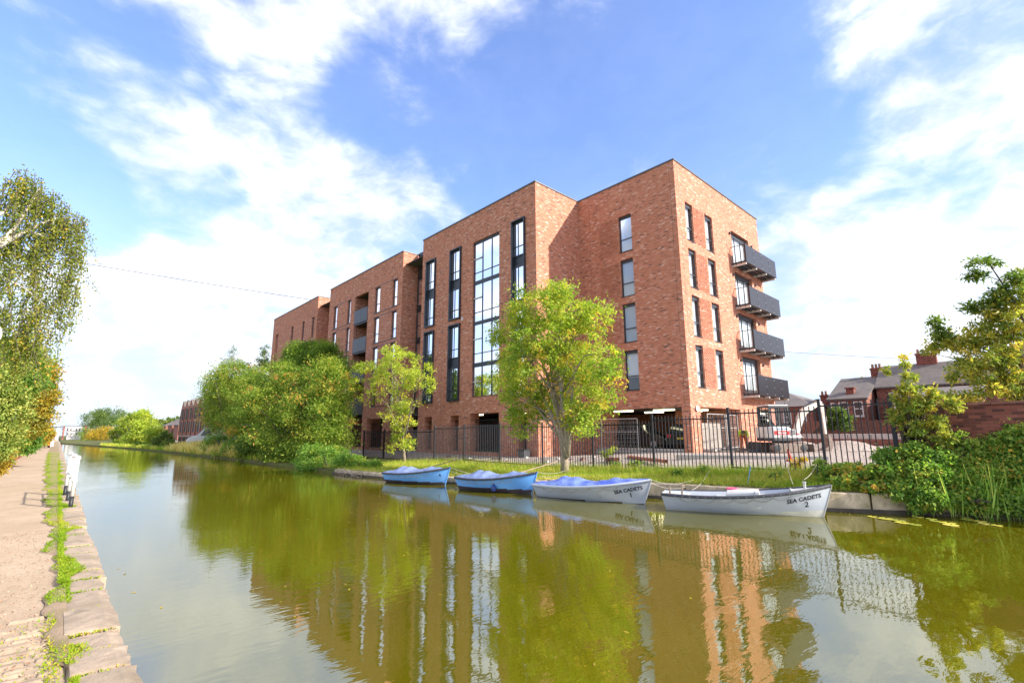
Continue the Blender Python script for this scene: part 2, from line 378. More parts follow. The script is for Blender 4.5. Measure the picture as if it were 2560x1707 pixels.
LEAF_GAIN = 2.2
def leaf_mat(name, stops, trans=.48, rough=.5):
    """leaf colours run along the per-leaf tint"""
    mt, nt = newmat(name); q = NT(nt)
    a = q.n('ShaderNodeAttribute'); a.attribute_name = 'tint'
    c = q.ramp(a.outputs['Fac'], [(p_, tuple(min(.85, k*g_*LEAF_GAIN) for k, g_ in zip(c_, (1.27, .99, .85)))) for p_, c_ in stops])
    p = q.n('ShaderNodeBsdfPrincipled'); q.L(c, p.inputs['Base Color']); p.inputs['Roughness'].default_value = rough; p.inputs['Specular IOR Level'].default_value = .15
    t = q.n('ShaderNodeBsdfTranslucent'); q.L(q.mix(1.0, c, (1.1, 1.32, .66), 'MULTIPLY'), t.inputs[0])
    mx = q.n('ShaderNodeMixShader'); mx.inputs[0].default_value = trans; q.L(p.outputs[0], mx.inputs[1]); q.L(t.outputs[0], mx.inputs[2])
    o = q.n('ShaderNodeOutputMaterial'); q.L(mx.outputs[0], o.inputs[0])
leaf_mat('leaf_main', [(.0, (.035,.085,.014)), (.35, (.090,.165,.026)), (.65, (.165,.245,.040)), (.9, (.24,.28,.05)), (1, (.33,.25,.05))])
leaf_mat('leaf_yellow', [(.0, (.09,.15,.025)), (.4, (.17,.25,.04)), (.75, (.25,.305,.05)), (1, (.36,.28,.05))])
leaf_mat('leaf_willow', [(.0, (.022,.058,.010)), (.4, (.066,.128,.022)), (.75, (.140,.208,.036)), (.95, (.21,.245,.05)), (1, (.32,.18,.05))])
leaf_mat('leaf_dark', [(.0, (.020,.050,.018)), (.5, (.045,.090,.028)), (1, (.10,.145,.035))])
leaf_mat('leaf_bright', [(.0, (.030,.095,.025)), (.5, (.085,.175,.035)), (.85, (.17,.235,.05)), (1, (.36,.22,.05))])
leaf_mat('leaf_birch', [(.0, (.035,.065,.014)), (.5, (.085,.128,.026)), (.85, (.16,.185,.04)), (1, (.28,.22,.04))])
leaf_mat('leaf_autumn', [(.0, (.060,.085,.020)), (.45, (.16,.165,.030)), (.8, (.30,.22,.035)), (1, (.38,.13,.03))])
leaf_mat('leaf_ash', [(.0, (.035,.080,.022)), (.5, (.085,.140,.032)), (.85, (.20,.23,.05)), (1, (.40,.28,.06))])
leaf_mat('leaf_bramble', [(.0, (.026,.075,.020)), (.4, (.068,.150,.034)), (.75, (.135,.225,.05)), (.95, (.24,.27,.06)), (1, (.33,.24,.06))])
leaf_mat('leaf_ivy', [(.0, (.035,.085,.018)), (.5, (.095,.155,.034)), (1, (.22,.26,.08))], .3)
leaf_mat('leaf_olive', [(.0, (.10,.10,.02)), (.5, (.20,.175,.03)), (1, (.31,.25,.045))])
leaf_mat('grass_blade', [(.0, (.055,.105,.012)), (.5, (.115,.20,.022)), (.85, (.22,.25,.045)), (1, (.36,.30,.12))], .35)
leaf_mat('grass_lush', [(.0, (.045,.095,.006)), (.5, (.085,.165,.009)), (.85, (.15,.195,.018)), (1, (.20,.16,.05))], .3)
leaf_mat('grass_dry', [(.0, (.20,.17,.05)), (.5, (.36,.29,.11)), (1, (.50,.41,.22))], .3)
leaf_mat('reed', [(.0, (.05,.14,.03)), (.6, (.12,.27,.05)), (1, (.28,.33,.10))], .35)
leaf_mat('lily', [(.0, (.12,.17,.03)), (.6, (.24,.26,.05)), (1, (.34,.32,.09))], .1, .35)
leaf_mat('twig_litter', [(.0, (.075,.05,.035)), (.5, (.15,.105,.075)), (1, (.30,.23,.17))], .02, .9)

def ground_mats():
    # towpath: pale pinkish gravel dust
    mt, nt = newmat('towpath_gravel'); q = NT(nt); v = q.pos()
    f = q.noise(v, 110, 3, .7); g = q.noise(v, 1.1, 5, .6); s = q.noise(v, 26, 4, .65)
    c = q.ramp(q.math('ADD', q.math('MULTIPLY', f, .5), q.math('MULTIPLY', g, .5)), [(.32, (.38,.27,.175)), (.5, (.48,.355,.24)), (.68, (.57,.44,.31))])
    c = q.mix(q.ramp(s, [(.56, (0,0,0)), (.70, (.55,.55,.55))]), c, (.33,.21,.14))
    c = q.mix(.55, c, q.ramp(q.noise(v, 9, 5, .7), [(.3, (.80,.78,.75)), (.7, (1.12,1.1,1.08))]), 'MULTIPLY')
    q.principled(c, .95, 0, .2, q.math('ADD', f, q.math('MULTIPLY', s, .8)), .6, .012)
    mt, nt = newmat('verge_soil'); q = NT(nt); v = q.pos()
    f = q.noise(v, 60, 4, .7); g = q.noise(v, 2.2, 5, .6)
    c = q.ramp(g, [(.42, (.40,.29,.195)), (.56, (.31,.24,.13)), (.72, (.19,.21,.06))])
    c = q.mix(.5, c, q.ramp(f, [(.3, (.55,.5,.45)), (.7, (1.3,1.25,1.2))]), 'MULTIPLY')
    q.principled(c, .95, 0, .2, f, .6, .02)
    mt, nt = newmat('bank_soil'); q = NT(nt); v = q.pos()
    f = q.noise(v, 30, 5, .7); g = q.noise(v, .9, 5, .6)
    c = q.ramp(g, [(.35, (.15,.115,.065)), (.5, (.12,.125,.03)), (.68, (.14,.16,.03))])
    c = q.mix(.6, c, q.ramp(f, [(.3, (.5,.5,.5)), (.7, (1.3,1.3,1.3))]), 'MULTIPLY')
    q.principled(c, .95, 0, .2, f, .8, .04)
    mt, nt = newmat('site_rubble'); q = NT(nt); v = q.pos()
    f = q.noise(v, 14, 5, .75); g = q.noise(v, .5, 5, .6); vo = q.n('ShaderNodeTexVoronoi'); vo.inputs['Scale'].default_value = 9; q.L(v, vo.inputs['Vector'])
    c = q.ramp(q.math('ADD', q.math('MULTIPLY', f, .6), q.math('MULTIPLY', g, .4)), [(.3, (.31,.235,.185)), (.5, (.47,.39,.33)), (.7, (.62,.55,.49))])
    c = q.mix(.35, c, q.ramp(vo.outputs['Distance'], [(.0, (1.2,1.2,1.2)), (.6, (.6,.58,.56))]), 'MULTIPLY')
    q.principled(c, .95, 0, .2, q.math('SUBTRACT', f, vo.outputs['Distance']), .8, .05)
    mt, nt = newmat('far_field'); q = NT(nt); v = q.pos()
    c = q.ramp(q.noise(v, .12, 5, .6), [(.35, (.08,.11,.025)), (.6, (.15,.165,.04)), (.75, (.24,.21,.09))])
    q.principled(c, .95, 0, .2)
    # canal water: murky olive body under a rippled mirror
    mt, nt = newmat('canal_water'); q = NT(nt); v = q.pos()
    r1 = q.noise(q.mapping(v, (.9, .9, 1), (0, 0, R(-42))), 2.2, 3, .5, .4)
    r2 = q.noise(q.mapping(v, (1.0, 3.2, 1), (0, 0, R(-47))), 3.1, 3, .5, .3)
    r3 = q.noise(v, .35, 2, .5)
    calm = q.ramp(r3, [(.38, (.35,.35,.35)), (.62, (1,1,1))])
    h = q.math('MULTIPLY', q.math('ADD', q.math('MULTIPLY', r1, .55), q.math('MULTIPLY', r2, .45)), calm)
    b = q.n('ShaderNodeBump'); b.inputs['Strength'].default_value = .105; b.inputs['Distance'].default_value = .06; q.L(h, b.inputs['Height'])
    body = q.n('ShaderNodeBsdfDiffuse'); q.L(q.ramp(q.noise(v, .25, 3, .5), [(.3, (.094,.082,.002)), (.7, (.116,.100,.003))]), body.inputs[0])
    gl = q.n('ShaderNodeBsdfGlossy'); gl.inputs['Roughness'].default_value = .012; gl.inputs[0].default_value = (.93,.95,.93,1); q.L(b.outputs[0], gl.inputs['Normal'])
    fr = q.n('ShaderNodeFresnel'); fr.inputs[0].default_value = 2.9; q.L(b.outputs[0], fr.inputs['Normal'])
    mx = q.n('ShaderNodeMixShader'); q.L(fr.outputs[0], mx.inputs[0]); q.L(body.outputs[0], mx.inputs[1]); q.L(gl.outputs[0], mx.inputs[2])
    o = q.n('ShaderNodeOutputMaterial'); q.L(mx.outputs[0], o.inputs[0])
ground_mats()
def cover_mat(name, base, pale):
    mt, nt = newmat(name); q = NT(nt); v = q.objc()
    f = q.noise(v, 3.0, 5, .6, .6); g = q.noise(v, 1.4, 3, .5)
    c = q.ramp(q.math('ADD', q.math('MULTIPLY', f, .5), q.math('MULTIPLY', g, .5)), [(.38, base), (.62, pale)])
    h = q.noise(q.mapping(v, (2.2, 5, 5)), 2.0, 4, .55, .9)
    q.principled(c, .5, 0, .4, h, .55, .05)
cover_mat('cover_slate_blue', (.135,.19,.37), (.24,.30,.50))
cover_mat('cover_royal_blue', (.055,.10,.50), (.22,.30,.60))
cover_mat('cover_faded', (.12,.17,.47), (.46,.48,.50))
def birch_bark():
    mt, nt = newmat('birch_bark'); q = NT(nt); v = q.pos()
    c = q.ramp(q.noise(q.mapping(v, (1, 1, 5)), 3.2, 4, .6), [(.36, (.10,.085,.07)), (.46, (.52,.45,.38)), (.8, (.66,.60,.53))])
    q.principled(c, .8, 0, .3, q.noise(v, 20, 4, .6), .3, .01)
birch_bark()
M = MATS
# ------------------------------------------------------------------ terrain
BANK = [(-300, 17.1), (-5, 16.9), (0.5, 16.8), (2.5, 15.95), (4, 14.95), (8.4, 14.05), (14, 12.6), (22, 10.9), (33, 10.4), (43, 10.5), (53, 9.9), (68, 9.3), (85, 8.0), (100, 6.5), (125, 3.6), (150, .9), (160, .63), (900, .63)]
def XB(y): return float(np.interp(y, [p[0] for p in BANK], [p[1] for p in BANK]))
def zfence(y): return float(np.interp(y, [-5, 3, 6, 10, 16, 25, 45], [.85, .80, .68, .50, .32, .28, .32]))
def zbase(y): return float(np.interp(y, [-20, 14, 20.2, 24, 60], [.95, .93, .62, .55, .55]))
def zedge(y): return float(np.interp(y, [-5, 3, 9, 13, 20], [.42, .42, .40, .28, .16]))
XF = 17.0                                                     # line of the fence
def gz(x, y):
    xb = XB(y)
    if x <= XF:
        t = max(0.0, min(1.0, (x-xb)/max(.3, XF-xb))); a, b = zedge(y), zfence(y)
        return a+(b-a)*(1-(1-t)**1.7)
    t = min(1.0, (x-XF)/3.4); t = t*t*(3-2*t)
    z = zfence(y)+(zbase(y)-zfence(y))*t
    return z+max(0, min(1.2, (x-46)/40))
def sheet(name, xs_of_y, ys, zf, mat, kind='structure', jitter=0, skirt=None):
    vs_, fs = [], []
    n = None; rng = random.Random(3)
    for y in ys:
        xs = xs_of_y(y); n = len(xs)
        for x in xs: vs_.append((x, y, zf(x, y)+rng.uniform(-jitter, jitter)))
    for i in range(len(ys)-1):
        for j in range(n-1): a = i*n+j; fs.append((a, a+1, a+n+1, a+n))
    if skirt is not None:                                       # drop the first column to below the water
        k = len(vs_)
        for i, y in enumerate(ys): vs_.append((vs_[i*n][0]+.02, y, skirt))
        for i in range(len(ys)-1): fs.append((k+i, i*n, (i+1)*n, k+i+1))
    me = bpy.data.meshes.new(name); me.from_pydata(vs_, [], fs); me.update()
    return tag(obj(name, me, mat, smooth=True), kind=kind)
YS = [-300, -120, -60, -30, -15, -8] + [x*.5 for x in range(-10, 64)] + list(range(32, 80, 2)) + [80, 85, 90, 95, 100, 110, 125, 140, 150, 160, 200, 300, 500, 900]
sheet('bank', lambda y: [XB(y)+(17.25-XB(y))*t for t in (0, .02, .06, .12, .2, .3, .4, .5, .6, .7, .8, .9, 1)], YS, gz, M['bank_soil'], jitter=.025, skirt=-1.2)
sheet('site_ground', lambda y: [17.25, 17.6, 18, 18.5, 19, 19.5, 20, 20.6, 21.5, 23, 25, 28, 32, 37, 42, 46, 52, 60, 75, 100, 160, 300, 900], YS, gz, [M['site_rubble']], jitter=.012)
TZ = .35
sheet('left_ground', lambda y: [-900, -300, -100, -40, -15, -6, -3, -1.85], [-300, -60, 0, 10, 20, 30, 40, 60, 80, 120, 200, 400, 900], lambda x, y: TZ-.006, M['far_field'])
sheet('towpath', lambda y: [-1.9, -1.4, -1, -.6, -.3, 0, .15, .24], [-60, -20, -5] + [x*.5 for x in range(0, 60)] + list(range(30, 100, 3)) + [110, 140, 200, 400, 900],
      lambda x, y: TZ+.015*math.sin(x*3.1+y*.7)*.5, M['towpath_gravel'], jitter=.004)
wm = MB(); wm.face([(.2, -300, 0), (30, -300, 0), (30, 170, 0), (.2, 170, 0)])
tag(wm.build('water', M['canal_water']), kind='structure')

# grass verge beside the coping: a thin irregular sheet, then blades
def verge_left(y):
    base = np.interp(y, [0, 4, 9, 16, 30, 45, 85, 200], [.17, .19, .14, .0, -.22, -.40, -.55, -.6])
    return float(base+.055*math.sin(y*1.7)+.04*math.sin(y*4.1+1)+.03*math.sin(y*9.3))
vys = [3+i*.12 for i in range(0, 320)]+list(range(42, 160, 2))
sheet('verge', lambda y: [verge_left(y), verge_left(y)*.6+.25*.4, .262], vys, lambda x, y: TZ+.022+(.012 if x > verge_left(y)+.01 else -.014), M['verge_soil'])

# ------------------------------------------------------------------ canal wall with coping stones (towpath side)
cw = thing('canal_wall', 'weathered brown stone canal edge wall beside the gravel towpath', 'wall', (.45, 20, 0))
wb = MB(); wb.box(.27, .60, -60, 170, -1.2, .20); wb.build('wall_face', M['stone_bank'], cw)
rng = random.Random(11)
y = 2.4; k = 0; cuts = []
while y < 78:
    ln = rng.uniform(.42, .80) if y < 30 else rng.uniform(1.2, 2.0)
    if k in (4, 9, 13): ln *= .75
    x0, x1 = .245+rng.uniform(-.012, .02), .625+rng.uniform(-.03, .02)-(y*.0012); zt = TZ+.035+rng.uniform(-.022, .02); a, b = y+.012, y+ln-.016
    sk = rng.uniform(-.05, .05)
    mb = MB(); nu, nv = 5, 6; top = []
    for i in range(nv):
        for j in range(nu):
            u_, v_ = j/(nu-1), i/(nv-1)
            e = -.007 if (j in (0, nu-1) or i in (0, nv-1)) else rng.uniform(-.004, .004)
            top.append((x0+(x1-x0)*u_+(rng.uniform(-.02, .006) if j == nu-1 else 0), a+(b-a)*v_+sk*(u_-.5)*.6+rng.uniform(-.006, .006), zt+e-(.02*u_ if u_ > .8 else 0)))
    mb.v = top[:]
    for i in range(nv-1):
        for j in range(nu-1): q = i*nu+j; mb.f.append((q, q+1, q+nu+1, q+nu)); mb.m.append(0)
    ring = [j for j in range(nu)]+[i*nu+nu-1 for i in range(1, nv)]+[(nv-1)*nu+j for j in range(nu-2, -1, -1)]+[i*nu for i in range(nv-2, 0, -1)]
    n0 = len(mb.v); mb.v += [(top[q][0], top[q][1], .05) for q in ring]
    for i in range(len(ring)): j = (i+1) % len(ring); mb.f.append((ring[j], ring[i], n0+i, n0+j)); mb.m.append(0)
    mb.build('coping_stone', M['coping_stone'], cw)
    cuts.append(y); y += ln; k += 1
rest = MB().box(.25, .55, 78, 165, -.4, TZ+.03); rest.build('coping_far', M['coping_stone'], cw)

# stone setts let into the path at the near end
st = thing('sett_paving', 'patch of worn oblong stone setts in the towpath beside the camera end of the coping', 'paving', (-.1, 5, TZ))
rng = random.Random(5)
sy = 3.3; row = 0
while sy < 6.55:
    hh = rng.uniform(.10, .135); x = -1.0+rng.uniform(0, .2)
    while x < .16:
        ln = rng.uniform(.19, .30); xe = min(x+ln-.022, .20)
        keep = sy < 5.9 or (x > -.25 and rng.random() < .75) or rng.random() < .25
        if keep and xe-x > .08:
            mb = MB(); zt = TZ+rng.uniform(.008, .026); i_ = .022
            mb.hexa([(x, sy, TZ-.05), (xe, sy, TZ-.05), (xe, sy+hh-.03, TZ-.05), (x, sy+hh-.03, TZ-.05),
                     (x+i_, sy+i_*.8, zt), (xe-i_, sy+i_*.8+rng.uniform(-.006, .006), zt-rng.uniform(0, .008)), (xe-i_, sy+hh-.03-i_*.8, zt), (x+i_, sy+hh-.03-i_*.8, zt-rng.uniform(0, .008))])
            bevel(mb.build('sett', M['sett_stone'], st), .012, 2)
        x += ln
    sy += hh; row += 1

# ------------------------------------------------------------------ bank edge of big stone blocks (far side)
be = thing('bank_wall', 'low edge of big weathered stone blocks under the brambles and boats', 'wall', (15, 5, 0))
rng = random.Random(9); ya = -6.0
while ya < 24:
    ln = rng.uniform(.85, 1.35); yb = ya+ln-.02
    xa, xb_ = XB(ya)-.17, XB(yb)-.17; zt = zedge((ya+yb)/2)+rng.uniform(.03, .075)
    dx = xb_-xa; wd = .55
    mb = MB(); mb.hexa([(xa, ya, -.6), (xa+wd, ya, -.6), (xb_+wd, yb, -.6), (xb_, yb, -.6), (xa+.02, ya+.015, zt), (xa+wd, ya+.015, zt), (xb_+wd, yb-.015, zt), (xb_+.02, yb-.015, zt+rng.uniform(-.02, .02))])
    bevel(mb.build('stone_block', M['stone_bank'], be), .02, 2)
    mb = MB(); mb.hexa([(xa-.10, ya, -.6), (xa+.1, ya, -.6), (xb_+.1, yb+.02, -.6), (xb_-.10, yb+.02, -.6), (xa-.09, ya, .085), (xa+.1, ya, .085), (xb_+.1, yb+.02, .085), (xb_-.10, yb+.02, .085)])
    mb.build('waterline_ledge', M['bark_dark'], be)
    ya += ln
# ------------------------------------------------------------------ the apartment building
BX, BXR = 20.73, 25.0                      # canal front of the long blocks, canal front of the right-hand block
ZR = 17.95; YR = 12.93; XE = 37.33
HEAD = [15.68, 12.73, 9.86, 6.92]; SILL = [13.25, 10.33, 7.43, 4.49]
ab = thing('apartment_building', 'five storey red brick apartment block with dark grey windows beside the canal', 'building', (28, 30, .6))
def wall(axis, c, u0, u1, z0, z1, holes=(), dep=.22, name='wall', mat=None, dirn=1):
    """one brick face on the plane axis = c with openings (u0,u1,z0,z1[,depth]) and their reveals"""
    mb = MB(); P = (lambda u, z, d=0: (c+d*dirn, u, z)) if axis == 'X' else (lambda u, z, d=0: (u, c+d*dirn, z))
    us = sorted({u0, u1, *[h[0] for h in holes], *[h[1] for h in holes]}); zs = sorted({z0, z1, *[h[2] for h in holes], *[h[3] for h in holes]})
    us = [u for u in us if u0 <= u <= u1]; zs = [z for z in zs if z0 <= z <= z1]
    for a, b in zip(us, us[1:]):
        for p, q in zip(zs, zs[1:]):
            cu, cz = (a+b)/2, (p+q)/2
            if any(h[0] < cu < h[1] and h[2] < cz < h[3] for h in holes): continue
            mb.face([P(a, p), P(b, p), P(b, q), P(a, q)])
    for h in holes:
        d = h[4] if len(h) > 4 else dep; a, b, p, q = h[:4]
        mb.face([P(a, p), P(a, q), P(a, q, d), P(a, p, d)]); mb.face([P(b, p), P(b, p, d), P(b, q, d), P(b, q)])
        mb.face([P(a, q), P(b, q), P(b, q, d), P(a, q, d)])
        if p > z0+.01: mb.face([P(a, p), P(a, p, d), P(b, p, d), P(b, p)])
    return mb.build(name, mat or M['brick_new'], ab)
def U(axis, c, u0, u1, z0, z1, d0, d1, mb):                    # box measured on a face, d = distance inwards
    if axis == 'X': mb.box(c+min(d0, d1), c+max(d0, d1), u0, u1, z0, z1)
    else: mb.box(u0, u1, c+min(d0, d1), c+max(d0, d1), z0, z1)
WR = random.Random(21)
def window(axis, c, u0, u1, z0, z1, rec=.13, head=.22, trans=.86, mull=None, blind=None, sill=True):
    """frame with shutter-box head, transom, pane(s), blind or dark room behind, metal sill"""
    f = .05
    fr = MB(); U(axis, c, u0, u0+f, z0, z1, rec, rec+.07, fr); U(axis, c, u1-f, u1, z0, z1, rec, rec+.07, fr)
    U(axis, c, u0+f, u1-f, z0, z0+f, rec+.002, rec+.07, fr); U(axis, c, u0+f, u1-f, z1-head, z1, rec+.002, rec+.07, fr)
    if trans: U(axis, c, u0+f, u1-f, z0+trans-.03, z0+trans+.03, rec+.004, rec+.068, fr)
    if mull:
        for m_ in mull: U(axis, c, m_-.025, m_+.025, z0+f, z1-head, rec+.006, rec+.066, fr)
    w_ = fr.build('window', M['frame_grey'], ab)
    segs = [(z0+f, z0+trans-.03), (z0+trans+.03, z1-head)] if trans else [(z0+f, z1-head)]
    for p, q in segs:
        g = MB()
        if axis == 'X': g.face([(c+rec+.035, u0+f, p), (c+rec+.035, u1-f, p), (c+rec+.035, u1-f, q), (c+rec+.035, u0+f, q)])
        else: g.face([(u0+f, c+rec+.035, p), (u1-f, c+rec+.035, p), (u1-f, c+rec+.035, q), (u0+f, c+rec+.035, q)])
        g.build('pane', M['window_glass'], w_)
    bl = blind if blind is not None else WR.choice(['blind', 'blind', 'blind_white', 'blind_white', 'half', 'dark'])
    b = MB()
    if bl == 'half':
        zc = z0+(z1-z0)*WR.uniform(.3, .5)
        U(axis, c, u0, u1, zc, z1, rec+.16, rec+.18, b); b.build('blind', M['blind_white'], w_); b = MB()
        U(axis, c, u0, u1, z0, zc, rec+.60, rec+.62, b); b.build('room', M['dark_room'], w_)
    elif bl == 'dark': U(axis, c, u0, u1, z0, z1, rec+.6, rec+.62, b); b.build('room', M['dark_room'], w_)
    else: U(axis, c, u0, u1, z0, z1, rec+.16, rec+.18, b); b.build('blind', M[bl], w_)
    if sill:
        s_ = MB(); U(axis, c, u0-.02, u1+.02, z0-.035, z0, -.04, rec+.05, s_); s_.build('sill', M['frame_grey'], w_)
    return w_

# --- right-hand block: canal face (X = 25) and the sunlit end face (Y = 12.93)
h1 = [(16.03, 17.0, s, h) for s, h in zip(SILL, HEAD)]+[(13.45, 19.42, .5, 3.40, .55)]
wall('X', BXR, YR, 20.26, .3, ZR, h1)
h2 = []
for s, h in zip(SILL, HEAD): h2 += [(26.06, 26.99, s, h), (28.55, 29.6, s, h), (32.4, 35.32, s-.20, h, .30)]
h2 += [(26.13, 31.2, .5, 3.40, .75)]
wall('Y', YR, BXR, XE, .3, ZR, h2)
wall('X', XE, YR, 72.63, .3, ZR, [], name='wall')             # far side of the block
for s, h in zip(SILL, HEAD):
    window('X', BXR, 16.03, 17.0, s, h, blind='blind' if s > 5 else 'half', head=.20)
    window('Y', YR, 26.06, 26.99, s, h, rec=.12, blind='blind_white'); window('Y', YR, 28.55, 29.6, s, h, rec=.12, blind='blind_white')
    window('Y', YR, 32.4, 35.32, s-.20, h, rec=.20, head=.30, trans=None, mull=[33.37, 34.34], blind='blind_white', sill=False)
# projecting-brick panels
def brick_panel(axis, c, u0, u1, z0, z1):
    mb = MB(); nr = int((z1-z0)/.075); 
    for i in range(nr):
        z = z0+i*.075; u = u0+(.1125 if i % 2 else 0)
        while u+.105 <= u1+.01:
            U(axis, c, u, min(u1, u+.108), z+.006, z+.071, -.032, .01, mb); u += .225
    tag(mb.build('projecting_bricks', M['brick_new'], ab), kind='stuff')
for s, h in zip(SILL, HEAD):
    brick_panel('X', BXR, 17.08, 18.55, s, h-.02); brick_panel('Y', YR, 27.05, 28.49, s, h-.02)
# --- main block (X = 20.73, Y 20.26..33.52) and its sunlit return
SUR = [(31.5, 32.86), (28.1, 29.5), (21.2, 22.46)]
hm = []
for a, b in SUR: hm += [(a+.02, b-.02, 10.32, 15.86, .30), (a+.02, b-.02, 4.29, 9.92, .30)]
hm += [(23.79, 26.71, 4.42, 15.72, .2)]
hm += [(31.53, 32.58, .75, 3.22, .8), (28.12, 29.14, .75, 3.24, .8), (23.79, 26.81, .75, 3.31, .8), (21.25, 21.95, .75, 3.24, .5)]
wall('X', BX, 20.26, 33.52, .2, ZR, hm)
wall('Y', 20.26, BX, BXR, .2, ZR, [])
wall('Y', 33.52, BX, 22.3, .2, ZR, [], dirn=-1)
# --- link, left block, second link, far block
LX = 22.2
WA = [(50.55, 51.55), (47.2, 48.0)]; WB = [(40.85, 41.9), (37.62, 38.52)]
hl = []
for s, h in zip(SILL, HEAD):
    for a, b in WA+WB: hl.append((a, b, s-.05, h, .2))
hl.append((43.24, 46.2, .75, 15.72, .35))
hl += [(39.3, 42.2, .75, 3.3, .6), (37.4, 38.1, .75, 3.3, .6), (48, 51, .75, 3.3, .6)]
wall('X', BX, 36.76, 52.79, .2, ZR, hl)
wall('Y', 36.76, BX, 22.3, .2, ZR, []); wall('Y', 52.79, BX, 22.3, .2, ZR, [], dirn=-1)
FW = [(57.08, 57.92), (60.35, 61.12), (64.2, 65.07)]
hf = []
for s, h in zip(SILL, HEAD):
    for a, b in FW: hf.append((a, b, s-.05, h, .2))
hf += [(70.2, 71.25, 9.86, 15.6, .4), (70.2, 71.25, 3.3, 9.3, .4)]
wall('X', BX, 56.3, 72.63, .2, ZR, hf)
wall('Y', 56.3, BX, 22.3, .2, ZR, []); wall('Y', 72.63, BX, XE, .2, ZR, [], dirn=-1)
wall('X', 22.25, 52.79, 56.3, .2, 17.4, [])
dp = MB(); dp.tube([(22.05, 53.1, .5), (22.05, 53.1, 17.3)], .06, 8); dp.build('downpipe', M['frame_grey'], ab)
for s, h in zip(SILL, HEAD):
    for a, b in WA+WB: window('X', BX, a, b, s-.05, h, head=.12, rec=.12)
    for a, b in FW: window('X', BX, a, b, s-.05, h, head=.12, rec=.12, blind='dark' if WR.random() < .5 else 'blind')
    for a, b in ((37.55, 42.0), (47.1, 51.65)):
        l = MB(); l.box(BX-.03, BX+.05, a, b, s-.135, s-.09); l.build('string_course', M['frame_grey'], ab)
        l = MB(); l.box(BX-.012, BX+.05, a, b, h+.02, h+.07); l.build('string_course', M['frame_grey'], ab)
for a, b in ((9.86, 15.6), (3.3, 9.3)): window('X', BX, 70.2, 71.25, a, b, rec=.3, head=.3, trans=2.6, blind='dark')
# loggias of the left block
lg = MB(); y0, y1 = 43.24, 46.2
lg.face([(BX+1.9, y0, .5), (BX+1.9, y1, .5), (BX+1.9, y1, 15.72), (BX+1.9, y0, 15.72)])
for yy in (y0, y1): lg.face([(BX+.3, yy, .5), (BX+1.9, yy, .5), (BX+1.9, yy, 15.72), (BX+.3, yy, 15.72)])
lg.build('loggia_wall', M['brick_new'], ab)
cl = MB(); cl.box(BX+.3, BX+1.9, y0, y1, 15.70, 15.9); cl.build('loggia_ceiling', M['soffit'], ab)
for i, zt in enumerate((14.2, 11.25, 8.33, 5.27)):
    bl = MB(); bl.box(BX+.06, BX+1.9, y0+.01, y1-.01, zt-1.52, zt-1.30); b_ = bl.build('balcony', M['frame_grey'], ab)
    for j in range(2):
        ya = y0+.02+j*(y1-y0-.04)/2; g = MB(); g.box(BX-.03, BX-.005, ya+.008, ya+(y1-y0-.04)/2-.008, zt-1.38, zt); g.build('guard_panel', M['guard_panel'], b_)
    g = MB(); g.box(BX+.0, BX+.05, y0+.02, y1-.02, zt-.03, zt+.02); g.build('handrail', M['frame_grey'], b_)
    g = MB(); g.box(BX+1.82, BX+1.88, y0+.3, y1-.5, zt-1.3, zt+.95); g.build('door', M['frame_grey'], b_)
    g = MB(); g.face([(BX+1.81, y0+.4, zt-1.2), (BX+1.81, y1-.6, zt-1.2), (BX+1.81, y1-.6, zt+.85), (BX+1.81, y0+.4, zt+.85)]); g.build('door_glass', M['car_glass'], b_)
# link curtain wall between left and main blocks
lk = MB(); lk.box(LX+.06, LX+.3, 33.5, 36.78, 3.4, 16.9); lk.build('link_cladding', M['cladding_brown'], ab)
lk = MB(); lk.box(LX+.4, LX+.5, 33.5, 36.78, .4, 3.4); lk.build('link_base', M['dark_room'], ab)
for i, (s, h) in enumerate(zip(SILL, HEAD)):
    for a, b in ((33.75, 35.0), (35.05, 36.5)):
        window('X', LX-.14, a, b, s-.15, h-.1, rec=.12, head=.1, trans=1.1, blind=WR.choice(['blind', 'half', 'dark']), sill=False)
    for zb in (h+.05,):
        t_ = MB(); t_.box(LX-.02, LX+.05, 33.56, 36.72, zb, zb+.10); t_.build('transom', M['frame_grey'], ab)
lk = MB(); lk.box(LX-.06, LX+.4, 33.53, 36.75, 16.9, 17.12); lk.build('link_roof_edge', M['frame_grey'], ab)
for j in range(3):
    g = MB(); ya = 33.62+j*1.04; g.box(LX+.02, LX+.035, ya, ya+1.0, 17.12, 18.05); g.build('roof_glass_guard', M['window_glass'], ab)
g = MB(); g.box(LX, LX+.05, 33.55, 36.75, 18.05, 18.1); g.build('roof_handrail', M['galvanised'], ab)
